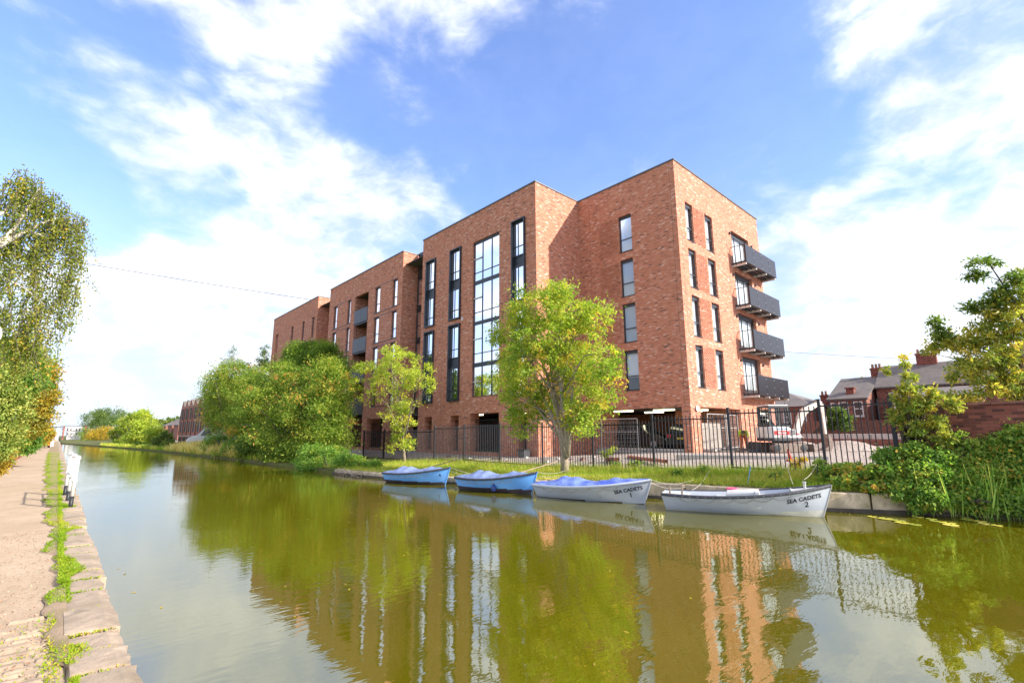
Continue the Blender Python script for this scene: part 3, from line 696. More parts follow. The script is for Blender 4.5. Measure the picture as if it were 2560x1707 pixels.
# tall projecting window surrounds of the main block
for a, b in SUR:
    for z0, z1 in ((10.30, 15.88), (4.27, 9.94)):
        s_ = MB(); t = .09
        s_.box(BX-.14, BX+.28, a, a+t, z0, z1); s_.box(BX-.14, BX+.28, b-t, b, z0, z1); s_.box(BX-.138, BX+.28, a+t, b-t, z1-t, z1); s_.box(BX-.138, BX+.28, a+t, b-t, z0, z0+t)
        zm = (z0+z1)/2; s_.box(BX+.12, BX+.28, a+t, b-t, zm-.32, zm+.30)
        sur = s_.build('window_surround', M['frame_grey'], ab)
        for p, q in ((z0+t, zm-.32), (zm+.30, z1-t)):
            um = a+t+(b-a-2*t)*.62
            f = MB(); fx = BX+.04
            for u_ in (a+t, um-.03, b-t-.05): f.box(fx, fx+.07, u_, u_+.05, p, q)
            for z_ in (p, p+.62, q-.16): f.box(fx+.003, fx+.067, a+t, b-t, z_, z_+(.06 if z_ < q-.2 else .16))
            f.build('window_frame', M['frame_grey'], sur)
            g = MB(); g.face([(fx+.03, a+t, p), (fx+.03, b-t, p), (fx+.03, b-t, q), (fx+.03, a+t, q)]); g.build('pane', M['window_glass'], sur)
            bb = MB(); bb.box(fx+.16, fx+.18, a+t, um, p, q); bb.build('blind', M[WR.choice(['blind_white', 'blind'])], sur)
            bb = MB(); bb.box(fx+.16, fx+.18, um+.002, b-t, p, q); bb.build('blind', M[WR.choice(['blind_white', 'blind_white', 'blind'])], sur)
# big curtain window of the main block
cwd = MB(); ya, yb = 23.79, 26.71; yl = [ya, 24.69, 25.71, yb]
for u_ in (ya, 24.665, 25.685, yb-.06): cwd.box(BX+.10, BX+.18, u_, u_+.06, 4.42, 15.72)
for z_, hh in ((4.42, .07), (6.50, .30), (9.50, .25), (12.46, .28), (15.52, .20)): cwd.box(BX+.102, BX+.178, ya, yb, z_, z_+hh)
for z_ in (7.42, 10.38, 13.32): cwd.box(BX+.104, BX+.176, ya, yb, z_, z_+.05)
cwin = cwd.build('curtain_window', M['frame_grey'], ab)
zl = [4.49, 6.50, 6.80, 7.42, 7.47, 9.50, 9.75, 10.38, 10.43, 12.46, 12.74, 13.32, 13.37, 15.52]
for i in range(0, len(zl), 2):
    for u0, u1 in zip(yl, yl[1:]):
        g = MB(); g.face([(BX+.14, u0, zl[i]), (BX+.14, u1, zl[i]), (BX+.14, u1, zl[i+1]), (BX+.14, u0, zl[i+1])]); g.build('pane', M['window_glass'], cwin)
for z_ in (5.45, 8.45, 11.42, 14.37):
    g = MB(); g.box(BX+.06, BX+.10, 25.75, yb-.06, z_, z_+.06); g.build('guard_rail', M['pale_steel'], cwin)
for z0, z1 in ((4.45, 6.6), (6.7, 9.6), (9.65, 12.5), (12.6, 15.6)):
    for u0, u1 in zip(yl, yl[1:]):
        g = MB(); g.box(BX+.30, BX+.32, u0, u1, z0, z1); g.build('blind', M['blind'], cwin)
# roof copings: thin grey capping along every parapet
def coping(x0, x1, y0, y1): c_ = MB(); c_.box(x0, x1, y0, y1, ZR+.003, ZR+.09); c_.build('parapet_coping', M['coping_metal'], ab)
coping(BX-.05, BX+.32, 20.21, 33.55); coping(BX+.32, BXR-.05, 20.21, 20.55); coping(BXR-.05, BXR+.32, YR-.05, 20.55); coping(BXR+.32, XE+.05, YR-.05, YR+.32)
coping(BX-.05, BX+.32, 36.71, 52.84); coping(BX+.32, 22.6, 36.71, 37.05); coping(BX-.05, BX+.32, 56.25, 72.68); coping(BX+.32, 22.6, 56.25, 56.6); coping(XE-.3, XE+.05, YR+.32, 72.6)
rf = MB(); rf.box(BX+.3, XE-.02, 20.5, 72.6, 16.8, 16.85); rf.box(BXR+.3, XE-.02, YR+.2, 20.6, 16.8, 16.86); rf.build('roof', M['asphalt_roof'], ab)
# capping box on the roof edge of the left block
bx_ = MB(); bx_.box(21.4, 21.9, 46.6, 47.2, 17.5, 18.45); bx_.build('roof_vent', M['galvanised'], ab)
# --- balconies on the sunlit end
for s, h in zip(SILL, HEAD):
    zf = s-.20; X0, X1, Y0 = 32.05, 37.38, 11.98
    dk = MB(); dk.box(X0, X1, Y0, YR-.003, zf+.02, zf+.12); b_ = dk.build('balcony', M['frame_grey'], ab)
    for xx in (32.15, 33.85, 35.55, 37.2):
        g = MB(); g.box(xx-.05, xx+.05, Y0+.02, YR-.003, zf-.13, zf+.018); g.build('beam', M['pale_steel'], b_)
    for yy in (Y0+.30, Y0+.62):
        g = MB(); g.box(X0+.05, X1-.05, yy, yy+.05, zf-.06, zf+.015); g.build('joist', M['frame_grey'], b_)
    wpan = (X1-X0)/4
    for j in range(4):
        g = MB(); g.box(X0+j*wpan+.012, X0+(j+1)*wpan-.012, Y0-.03, Y0-.012, zf+.0, zf+1.22); g.build('guard_panel', M['guard_panel'], b_)
    for j in range(1, 4):
        for zz in (.12, .60, 1.08):
            g = MB(); g.lathe([(.028, 0), (.028, .02)], (X0+j*wpan, Y0-.05, zf+zz), 8, 'Y'); g.build('fixing', M['galvanised'], b_)
    for j in range(5):
        g = MB(); xx = min(max(X0+j*wpan, X0+.02), X1-.02); g.box(xx-.02, xx+.02, Y0-.008, Y0+.03, zf+.12, zf+1.22); g.build('post', M['frame_grey'], b_)
    g = MB(); g.box(X0-.01, X1+.01, Y0-.03, Y0+.03, zf+1.225, zf+1.265)
    for xx in (X0+.02, X1-.02): g.box(xx-.02, xx+.02, Y0+.03, YR-.003, zf+1.228, zf+1.262)
    g.build('handrail', M['frame_grey'], b_)
    for xx in (X0+.02, X1-.02):
        g = MB(); n = 9
        for k in range(n): yy = Y0+.08+k*(YR-Y0-.12)/(n-1); g.box(xx-.007, xx+.007, yy-.007, yy+.007, zf+.12, zf+1.228)
        tag(g.build('balusters', M['galvanised'], b_), kind='stuff')
    # small lamp and vent on the brick beside the door
    for xx in (32.1, 35.75):
        g = MB(); g.box(xx-.06, xx+.06, YR-.10, YR-.003, h-.42, h-.26); g.build('wall_light', M['dark_metal'], ab)
# --- undercroft parking: ceiling, back walls, columns, strip lights
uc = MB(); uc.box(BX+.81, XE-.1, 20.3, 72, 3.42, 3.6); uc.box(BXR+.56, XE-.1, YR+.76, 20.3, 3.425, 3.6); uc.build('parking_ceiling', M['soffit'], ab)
uw = MB(); uw.box(34.0, 34.2, 16.8, 34, .4, 3.41); uw.build('parking_wall', M['brick_new'], ab); uw = MB(); uw.box(31.25, 31.5, YR+.76, 16.8, .4, 3.41); uw.build('parking_wall', M['brick_new'], ab)
for q in ((25.06, 27.6, 19.45, 19.8), (30.0, 30.9, 15.9, 16.6)): uw = MB(); uw.box(*q, .4, 3.405); uw.build('parking_pier', M['brick_new'], ab)
uf = MB(); uf.box(BX+.1, XE-.2, 20.5, 52, .5, .64); uf.box(BXR+.1, XE-.2, YR+.1, 20.48, .6, .99); uf.build('parking_floor', M['concrete'], ab)
uk = MB(); uk.box(BXR+.02, BXR+.3, 13.47, 19.4, .45, 1.02); uk.build('parking_kerb', M['concrete'], ab)
for (x, y0, y1) in ((27.0, 15.0, 16.4), (29.0, 13.9, 15.2), (29.5, 17.2, 18.6), (26.4, 17.5, 18.9), (24.0, 24.2, 25.6), (26.5, 24.8, 26.2), (28.5, 24.2, 25.6), (23.0, 28.2, 29.2), (23.2, 31.6, 32.7), (24.2, 40.0, 41.6), (24.2, 44.0, 45.6), (23.5, 49, 50.5)):
    g = MB(); g.box(x-.05, x+.05, y0, y1, 3.30, 3.37); g.build('strip_light', M['strip_light'], ab)
for (y, x0, x1) in ((13.95, 27.2, 28.3), (15.0, 28.0, 29.8)):
    g = MB(); g.box(x0, x1, y-.05, y+.05, 3.22, 3.29); g.build('strip_light', M['strip_light'], ab)
bk = MB(); bk.lathe([(.16, 0), (.16, .05), (.10, .09)], (25.62, YR-.10, 3.28), 16, 'Y'); bk.build('bulkhead_light', M['white_paint'], ab)
# guard railings inside the ground openings
for y0, y1 in ((31.55, 32.56), (28.14, 29.12), (23.82, 26.78), (39.3, 42.2), (43.3, 46.1)):
    g = MB(); x = BX+.45
    for z_ in (.82, 2.86): g.box(x-.02, x+.02, y0, y1, z_, z_+.045)
    k = int((y1-y0)/.12)
    for i in range(k+1): yy = y0+.01+i*(y1-y0-.02)/k; g.box(x-.009, x+.009, yy-.009, yy+.009, .865, 2.86)
    tag(g.build('opening_railing', M['fence_black'], ab), kind='stuff')
g = MB(); g.box(BXR+.2, BXR+.24, 13.5, 19.4, 1.05, 1.10); g.build('parking_rail', M['galvanised'], ab)
for yy, x_, za, zb in ((13.25, BXR, 3.4, 17.9), (19.3, BXR, 3.4, 17.9), (30.4, BX, .6, 17.9), (47.0, BX, .6, 17.9), (59.2, BX, .6, 17.9)):
    g = MB(); g.box(x_-.003, x_+.004, yy-.007, yy+.007, za, zb); g.build('movement_joint', M['soffit'], ab)
for xx in (25.4, 31.55):
    g = MB(); g.box(xx-.007, xx+.007, YR-.003, YR+.004, 3.4, 17.9); g.build('movement_joint', M['soffit'], ab)
gw = MB(); gw.box(BX-.09, BX-.005, 27.78, 27.88, 10.05, 10.33); gw.build('camera_box', M['white_paint'], ab)
# ------------------------------------------------------------------ vegetation
def leaf_mesh(name, pos, axis, nrm, ln, wd, tint, fold=.25):
    """many four-cornered leaves: base, side, tip, side; per-leaf tint attribute"""
    n = len(pos)
    a = axis/np.linalg.norm(axis, axis=1, keepdims=True)
    b = np.cross(a, nrm); b /= np.maximum(np.linalg.norm(b, axis=1, keepdims=True), 1e-6); c = np.cross(b, a)
    ln = np.broadcast_to(ln, (n,))[:, None]; wd = np.broadcast_to(wd, (n,))[:, None]
    V = np.empty((n, 4, 3)); mid = pos+a*ln*.45
    V[:, 0] = pos; V[:, 1] = mid+b*wd*.5+c*wd*fold; V[:, 2] = pos+a*ln; V[:, 3] = mid-b*wd*.5+c*wd*fold
    me = bpy.data.meshes.new(name)
    me.vertices.add(4*n); me.vertices.foreach_set('co', V.reshape(-1).astype(np.float32))
    me.loops.add(4*n); me.loops.foreach_set('vertex_index', np.arange(4*n, dtype=np.int32))
    me.polygons.add(n); me.polygons.foreach_set('loop_start', np.arange(0, 4*n, 4, dtype=np.int32)); me.polygons.foreach_set('loop_total', np.full(n, 4, dtype=np.int32))
    at_ = me.attributes.new('tint', 'FLOAT', 'POINT'); at_.data.foreach_set('value', np.repeat(np.clip(tint, 0, 1), 4).astype(np.float32))
    me.update(); return me
def unit(rg, n):
    v = rg.normal(size=(n, 3)); return v/np.linalg.norm(v, axis=1, keepdims=True)
def pblobs(spec, X=None, Y=None, dscale=.9, up=0):
    """ellipsoids given by photo pixel centre and pixel radii on the plane X= or Y=, turned into metres"""
    out = []
    for s in spec:
        px, py, rx, ry = s[:4]; off = s[4] if len(s) > 4 else 0
        p = at(px, py, X=None if X is None else X+off, Y=None if Y is None else Y+off); k = depth(p)/FPX
        out.append((p[0], p[1], p[2], rx*k, ry*k, max(rx, min(ry, rx*1.3))*k*dscale))
    return out
VW = np.array([math.sin(YAW), math.cos(YAW), 0.0]); VR = np.array([math.cos(YAW), -math.sin(YAW), 0.0])
def clump_points(rg, blobs, K, inner=.35):
    w_ = np.array([(b[3]*b[4]*b[5])**.62 for b in blobs]); w_ /= w_.sum(); idx = rg.choice(len(blobs), K, p=w_)
    B = np.array(blobs)[idx]; d = unit(rg, K); r = inner+(1-inner)*rg.random(K)**.55
    loc = B[:, :3]+(d[:, :1]*B[:, 3:4])*VR*r[:, None]+(d[:, 1:2]*B[:, 5:6])*VW*r[:, None]
    loc[:, 2] += d[:, 2]*B[:, 4]*r
    return loc, d, r
def crown(name, blobs, n, size, mat, parent, seed, per=34, spread=.20, tint=.42, tvar=.30, aspect=.55, inner=.35, zmin=None, hang_=0.0, autumn=.0, local_spread=None):
    rg = np.random.default_rng(seed); K = max(4, n//per)
    C, d, r = clump_points(rg, blobs, K, inner)
    avg = np.mean([min(b[3], b[4]) for b in blobs]); sp = local_spread or avg*spread
    ci = np.repeat(np.arange(K), per); N_ = len(ci)
    ksz = rg.uniform(.6, 1.45, K)
    pos = C[ci]+rg.normal(size=(N_, 3))*np.array([1, 1, .72])*(sp*ksz[ci])[:, None]
    if hang_: pos[:, 2] -= rg.random(N_)**1.5*hang_
    if zmin is not None:
        pos = pos.copy(); low = pos[:, 2] < zmin; pos[low, 2] = zmin+rg.random(low.sum())*.3
    ax = unit(rg, N_)+d[ci]*.5+np.array([0, 0, -.25-hang_*.4]); nr = unit(rg, N_)*.8+np.array([0, 0, .75])+d[ci]*.45
    t = tint+rg.normal(size=K)[ci]*tvar*.5+rg.normal(size=N_)*tvar*.35
    if autumn: t = np.where(rg.random(K)[ci] < autumn, t+.45, t)
    ln = size*rg.uniform(.45, 1.5, N_)
    o_ = obj(name, leaf_mesh(name, pos, ax, nr, ln, ln*aspect, t), M[mat], parent)
    return o_, C
def limbs(base, top, r0, targets, mb, rg, r1=.35, start=.35, wob=.06):
    """tapered trunk from base to top with curved limbs to the targets"""
    base = np.array(base, float); top = np.array(top, float); L_ = np.linalg.norm(top-base)
    ts = np.linspace(0, 1, 8); off = rg.normal(size=(8, 3))*wob*L_*.12; off[0] = 0
    path = [base+(top-base)*t+off[i] for i, t in enumerate(ts)]
    rr = [r0*(1.25 if i == 0 else 1)*(1-(1-r1*.4)*t) for i, t in enumerate(ts)]
    mb.tube(path, rr, 9)
    for q in targets:
        t = start+(1-start)*rg.random()*.85; k = t*7; i = int(min(6, k)); p = path[i]+(path[i+1]-path[i])*(k-i)
        q = np.array(q); v = q-p; ln = np.linalg.norm(v); 
        mid = p+v*.5+np.array([0, 0, .12*ln])+rg.normal(size=3)*ln*.06; ra = max(.012, r0*.42*(1-t*.6)*min(1, ln/(L_*.5)))
        mb.tube([p, p+(mid-p)*.5+np.array([0, 0, -.02*ln]), mid, mid+(q-mid)*.55, q], [ra, ra*.85, ra*.6, ra*.4, ra*.18], 6)
def tree(name, label, cat, base, blobs, n, size, mat, seed, trunk_r=.12, top=None, bark='bark', nlimb=14, group=None, start=.35, **kw):
    t = thing(name, label, cat, tuple(base), 0, group); rg = np.random.default_rng(seed+900)
    cr, C = crown('crown', blobs, n, size, mat, t, seed, **kw)
    if top is None: 
        b = max(blobs, key=lambda b: b[2]); top = (b[0], b[1], b[2]+b[4]*.3)
    mb = MB(); limbs(base, top, trunk_r, C[rg.choice(len(C), min(nlimb, len(C)), replace=False)], mb, rg, start=start)
    mb.build('trunk', M[bark], t, smooth=True)
    return t
def shrub(name, label, cat, base, blobs, n, size, mat, seed, stems=7, bark='bark_dark', group=None, **kw):
    """many-stemmed bush: foliage and stems fanning from the ground"""
    t = thing(name, label, cat, tuple(base), 0, group); rg = np.random.default_rng(seed+500)
    fo, C = crown('foliage', blobs, n, size, mat, t, seed, **kw)
    mb = MB(); b0 = np.array(base, float)
    for q in C[rg.choice(len(C), min(stems, len(C)), replace=False)]:
        s = b0+np.append(rg.normal(size=2)*.12, 0); v = q-s; r_ = .012+.012*np.linalg.norm(v)**.5
        mb.tube([s, s+v*.35+np.array([0, 0, .15*np.linalg.norm(v)]), s+v*.7+np.array([0, 0, .12*np.linalg.norm(v)]), q], [r_, r_*.8, r_*.5, r_*.2], 5)
    mb.build('stems', M[bark], t, smooth=True)
    return t
def gp(px, py, X=None, Y=None):                                # a spot on the ground under a pixel column
    p = at(px, py, X=X, Y=Y); return (p[0], p[1], gz(p[0], p[1]) if p[0] > 5 else TZ)

# the young tree in front of the main block
tree('poplar_tree', 'round crowned green tree with forked trunk standing by the fence behind the boats', 'tree', (15.0, 13.25, .2),
     pblobs([(1345, 770, 80, 55), (1425, 780, 78, 58, .3), (1395, 735, 50, 28), (1285, 835, 58, 52, -.3), (1490, 800, 42, 50, .4), (1380, 850, 100, 62, -.3), (1335, 910, 84, 66, -.6), (1425, 905, 72, 62, .5), (1495, 905, 60, 55, .2),
             (1278, 925, 44, 52, .3), (1315, 995, 62, 50, -.2), (1395, 985, 56, 46, .6), (1480, 990, 64, 46, .3), (1525, 940, 28, 44), (1305, 1060, 34, 34), (1455, 1050, 50, 30), (1380, 1030, 40, 24, .7), (1470, 1085, 24, 18, -.4)], X=15),
     36000, .118, 'leaf_main', 41, trunk_r=.16, top=at(1400, 860, X=15.1), nlimb=34, start=.28, spread=.22, tint=.60, tvar=.36, autumn=.05, inner=.42, per=58)
# extra forked limbs of that tree, seen below the crown
fk = MB(); b0 = np.array(at(1418, 1120, X=15.0))
for px, py, r_ in ((1378, 1035, .10), (1408, 1030, .07), (1428, 1010, .09), (1395, 1045, .055)):
    q = at(px, py, X=15.0+random.uniform(-.2, .2)); fk.tube([b0+np.array([0, 0, -.35]), b0*.5+q*.5+np.array([.03, 0, -.05]), q, q+(q-b0)*.9], [r_*1.2, r_, r_*.8, r_*.35], 8)
fk.build('forked_limb', M['bark'], bpy.data.objects['poplar_tree'], smooth=True)
# slim yellow tree to its left
tree('ash_sapling', 'slim yellow-green tree in front of the left block and the railings', 'tree', gp(1012, 1150, X=15.4),
     pblobs([(985, 885, 42, 22), (1010, 905, 46, 30), (945, 925, 32, 30), (985, 945, 62, 36, .4), (1030, 950, 26, 32), (905, 920, 22, 20), (893, 960, 26, 17), (1066, 940, 16, 28), (1080, 960, 10, 20), (930, 985, 30, 22), (1015, 995, 36, 36),
             (1010, 1040, 28, 34), (960, 1040, 20, 18), (1000, 1080, 26, 24), (1018, 1115, 22, 24), (985, 1118, 14, 12)], X=15.4),
     11500, .12, 'leaf_yellow', 43, trunk_r=.09, top=at(1000, 930, X=15.4), nlimb=18, start=.12, spread=.25, tint=.45, tvar=.34, autumn=.03, per=44)
# willow mass on the left of the boats
tree('willow_tree', 'big spreading grey-green willow overhanging the canal left of the boats', 'tree', gp(720, 1168, X=11.6),
     pblobs([(700, 945, 80, 38), (760, 965, 75, 48, .6), (640, 975, 70, 45, -.2), (815, 955, 45, 62, .8), (700, 1010, 110, 45, -.7), (780, 1030, 80, 50), (640, 1050, 75, 50, -.4), (720, 1085, 100, 50, -.6), (660, 1115, 70, 36, -.5), (760, 1125, 70, 34, -.4), (840, 1100, 40, 40), (830, 1040, 45, 50, .3), (800, 1095, 60, 36), (845, 985, 32, 60, .9)], X=12.6),
     85000, .17, 'leaf_willow', 47, trunk_r=.2, top=at(715, 980, X=12.6), nlimb=34, start=.1, per=70, spread=.24, tint=.52, tvar=.34, aspect=.36, autumn=.03, inner=.45, bark='bark_dark')
tree('willow_tree', 'yellow-green willow at the left end of the canal-side thicket', 'tree', gp(590, 1150, X=11.6),
     pblobs([(590, 940, 60, 34), (560, 985, 45, 45), (610, 975, 55, 40, .8), (535, 1005, 28, 52), (555, 1050, 40, 40, -.3), (600, 1045, 50, 45), (520, 960, 16, 26)], X=12.6),
     40000, .19, 'leaf_willow', 53, trunk_r=.15, nlimb=22, start=.1, spread=.26, tint=.55, tvar=.32, aspect=.36, autumn=.05, inner=.4, bark='bark_dark')
tree('alder_tree', 'round topped dark green tree rising behind the willow against the brick', 'tree', gp(775, 1150, X=15.6),
     pblobs([(770, 880, 55, 26), (735, 895, 30, 22), (815, 890, 36, 34), (780, 915, 75, 36), (845, 925, 26, 40)], X=15.6),
     30000, .16, 'leaf_willow', 59, trunk_r=.15, nlimb=16, start=.4, spread=.26, tint=.40, tvar=.26, bark='bark_dark')
for i, (pts, lab) in enumerate((([(583, 880, 14, 22), (575, 905, 24, 20), (600, 915, 22, 18), (560, 925, 18, 16)], 'slender feathery tree top above the left willow'),
                                 ([(662, 880, 12, 18), (655, 905, 18, 18), (668, 915, 14, 16)], 'small thin tree top just left of the far brick block'))):
    tree('slender_tree', lab, 'tree', gp(pts[1][0], 1150, X=14.5), pblobs(pts, X=14.5), 3200, .13, 'leaf_dark', 61+i, trunk_r=.06, nlimb=16, start=.45, spread=.24, tint=.5, aspect=.4, inner=.1)
shrub('bank_shrub', 'bright green low shrub at the foot of the willow by the water', 'shrub', gp(820, 1180, X=11.1),
      pblobs([(790, 1135, 45, 26), (835, 1145, 42, 28, .4), (760, 1155, 30, 18), (800, 1165, 55, 16, -.3), (862, 1160, 28, 20)], X=11.4), 17000, .10, 'leaf_bright', 71, tint=.42, tvar=.3, spread=.25, inner=.3, autumn=.03)
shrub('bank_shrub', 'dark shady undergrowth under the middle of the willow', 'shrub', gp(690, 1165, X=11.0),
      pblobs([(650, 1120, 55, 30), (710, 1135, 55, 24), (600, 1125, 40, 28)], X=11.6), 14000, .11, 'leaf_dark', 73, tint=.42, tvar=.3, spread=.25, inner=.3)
shrub('bank_shrub', 'mixed green and yellow scrub at the left foot of the willows', 'shrub', gp(560, 1150, X=10.8),
      pblobs([(545, 1110, 35, 24), (590, 1115, 30, 24), (520, 1128, 30, 16), (570, 1135, 40, 12)], X=11.0), 12000, .13, 'leaf_bramble', 74, tint=.45, tvar=.35, spread=.25, inner=.3, autumn=.08)
shrub('bank_shrub', 'leafy green scrub on the bank left of the first blue boat', 'shrub', gp(905, 1170, X=12.2),
      pblobs([(890, 1155, 26, 16), (915, 1165, 26, 14), (935, 1160, 18, 10), (880, 1172, 18, 10)], X=12.4), 5500, .085, 'leaf_bright', 77, tint=.5, tvar=.3, spread=.3, inner=.2)
# far trees along the right bank
FT = [('dark_tree', 'dark green dense tree far along the canal, tallest of the distant ones', [(238, 1048, 30, 22), (275, 1045, 36, 26), (262, 1035, 24, 14), (230, 1072, 26, 18), (295, 1060, 26, 20)], 13, 'leaf_dark', 16000, .42, .55),
      ('yellow_tree', 'tall yellow-green birch far along the canal beside the sawtooth houses', [(360, 1050, 24, 24), (365, 1075, 34, 26), (355, 1035, 12, 10), (350, 1095, 34, 18), (385, 1085, 18, 22)], 10.8, 'leaf_yellow', 14000, .28, .40),
      ('green_tree', 'mid green leafy tree left of the tall yellow birch', [(320, 1060, 26, 20), (310, 1085, 30, 22), (335, 1045, 16, 12), (325, 1105, 36, 12)], 10.4, 'leaf_willow', 13000, .28, .66),
      ('olive_bush', 'rounded olive-yellow bush far along the canal bank', [(250, 1085, 28, 16), (262, 1078, 20, 12), (238, 1095, 20, 12)], 9.3, 'leaf_olive', 9000, .28, .5),
      ('dark_bush', 'low dark green bush below the sawtooth houses', [(408, 1105, 24, 16), (425, 1115, 22, 12), (395, 1120, 20, 10), (415, 1090, 14, 10)], 10.4, 'leaf_dark', 8000, .24, .7),
      ('far_hedge', 'dark green trees hugging the bank at the far bend of the canal', [(200, 1095, 20, 14), (215, 1085, 18, 14), (180, 1103, 20, 10), (225, 1105, 22, 9), (165, 1108, 14, 6)], 7.0, 'leaf_willow', 9000, .32, .45),
      ('pale_bush', 'pale cream flowered bush at the water edge far off', [(285, 1112, 14, 7), (297, 1108, 12, 8)], 8.8, 'leaf_ivy', 1600, .2, .8),
      ('bank_scrub', 'rough bushes on the bank under the distant trees', [(330, 1118, 26, 8), (375, 1118, 28, 8), (350, 1112, 22, 7)], 9.6, 'leaf_bramble', 3500, .2, .5)]
for i, (nm, lab, sp_, X, mt_, n, sz, ti) in enumerate(FT):
    b = pblobs(sp_, X=X); q = b[0]; base = (q[0], q[1], .1)
    tree(nm, lab, 'tree' if 'tree' in nm else 'bush', base, b, n, sz, mt_, 101+i, trunk_r=.14 if 'tree' in nm else .06, nlimb=10, start=.3, spread=.22, tint=ti, tvar=.3, bark='bark_dark', inner=.35)
tree('green_tree', 'line of treetops far beyond the terrace roofs on the left', 'tree', (36, 165, .5), pblobs([(400, 1058, 26, 10), (432, 1055, 22, 10), (460, 1052, 26, 10)], X=33), 4000, .7, 'leaf_dark', 131, trunk_r=.3, tint=.75, tvar=.3)

# --- left of the towpath: birch, hedge, ivy
def hanging(name, starts, n_leaf, length, size, mat, parent, seed, tint=.45):
    """leaves strung on drooping twigs"""
    rg = np.random.default_rng(seed); K = len(starts); per = n_leaf//K
    ln = rg.uniform(.35, 1.0, K)*length; dirn = rg.normal(size=(K, 3))*.18; dirn[:, 2] = -1
    ci = np.repeat(np.arange(K), per); t = rg.random(len(ci)); 
    pos = starts[ci]+dirn[ci]*(t*ln[ci])[:, None]+rg.normal(size=(len(ci), 3))*.055
    ax = unit(rg, len(ci))*.8+np.array([0, 0, -.9]); nr = unit(rg, len(ci))
    tt = tint+rg.normal(size=K)[ci]*.14+rg.normal(size=len(ci))*.16
    sz = size*rg.uniform(.7, 1.3, len(ci)); obj(name, leaf_mesh(name, pos, ax, nr, sz, sz*.75, tt), M[mat], parent)
    tw = MB()
    for k in range(K): 
        s = starts[k]; tw.tube([s, s+dirn[k]*ln[k]*.5, s+dirn[k]*ln[k]], [.010, .006, .003], 3, False)
    return tag(tw.build('twigs', M['bark_dark'], parent), kind='stuff')
bt = thing('birch_tree', 'tall weeping birch with pale limbs leaning over the towpath', 'tree', (-2.9, 15.5, TZ))
bb = pblobs([(60, 440, 40, 30), (60, 470, 60, 46), (10, 500, 60, 60), (120, 520, 60, 55), (170, 550, 45, 50), (200, 560, 22, 40), (60, 600, 70, 60, .5), (-40, 560, 80, 100), (130, 620, 50, 60), (185, 640, 25, 50), (100, 700, 60, 60), (-20, 700, 90, 70), (150, 720, 35, 55), (110, 790, 50, 50), (40, 800, 70, 50), (60, 850, 60, 40)], Y=16)
rg = np.random.default_rng(5); S, _, _ = clump_points(rg, bb, 430, .15)
hanging('crown', S, 25000, 1.2, .054, 'leaf_birch', bt, 6, .52)
lb = MB(); tr0 = np.array([-2.9, 15.5, TZ]); tr1 = np.array(at(-60, 640, Y=15.8)); lb.tube([tr0, tr0*.6+tr1*.4+np.array([-.15, 0, 0]), tr1], [.2, .15, .11], 10)
for pts, r_ in (([(-60, 640), (20, 590), (70, 520), (100, 470)], .075), ([(-60, 640), (0, 615), (70, 575), (130, 548), (175, 545)], .06), ([(-60, 700), (0, 690), (60, 720), (110, 760)], .035), ([(-40, 560), (10, 530), (40, 490), (55, 460)], .045), ([(60, 575), (110, 590), (150, 640)], .025)):
    lb.tube([at(x, y, Y=15.9) for x, y in pts], list(np.linspace(r_, r_*.3, len(pts))), 7)
lb.build('trunk', M['birch_bark'], bt, smooth=True)
HB = [('hedge_bush', 'green leafy bush at the left edge of the towpath under the birch', [(60, 900, 46, 42), (20, 880, 50, 40), (75, 945, 38, 36)], 24, 'leaf_bright', 9000, .10, .38, .03),
      ('ivy_bush', 'pale variegated ivy tumbling over the wall at the left edge', [(10, 960, 34, 60), (20, 1040, 38, 55), (0, 1100, 36, 50), (30, 1000, 26, 40)], 21, 'leaf_ivy', 13000, .075, .55, .05),
      ('hawthorn_tree', 'bush turning orange and yellow beside the towpath', [(95, 950, 34, 38), (110, 920, 26, 26), (90, 1000, 38, 34), (118, 985, 18, 18), (100, 1045, 30, 30), (70, 1060, 34, 34)], 30, 'leaf_autumn', 16000, .115, .36, .05),
      ('hedge_bush', 'dark green bush with red tips over the low brick wall', [(75, 1085, 26, 22), (60, 1110, 22, 22), (85, 1105, 14, 14)], 36, 'leaf_bright', 5000, .12, .30, .1),
      ('ivy_bush', 'olive ivy hanging to the ground at the near left edge', [(5, 1145, 20, 36), (15, 1110, 18, 30), (-5, 1165, 22, 20)], 22.5, 'leaf_olive', 6000, .06, .35, .0),
      ('far_bush', 'small golden bush far down the towpath', [(118, 1085, 12, 14), (112, 1098, 12, 10), (122, 1075, 8, 8)], 75, 'leaf_autumn', 2500, .22, .45, .1)]
for i, (nm, lab, sp_, Y, mt_, n, sz, ti, au) in enumerate(HB):
    b = pblobs(sp_, Y=Y); q = min(b, key=lambda k: k[2]); base = (q[0]-.6, q[1], TZ)
    (tree if 'tree' in nm else shrub)(nm, lab, 'tree' if 'tree' in nm else 'bush', base, b, n, sz, mt_, 151+i, spread=.24, tint=ti, tvar=.32, autumn=au, zmin=TZ)

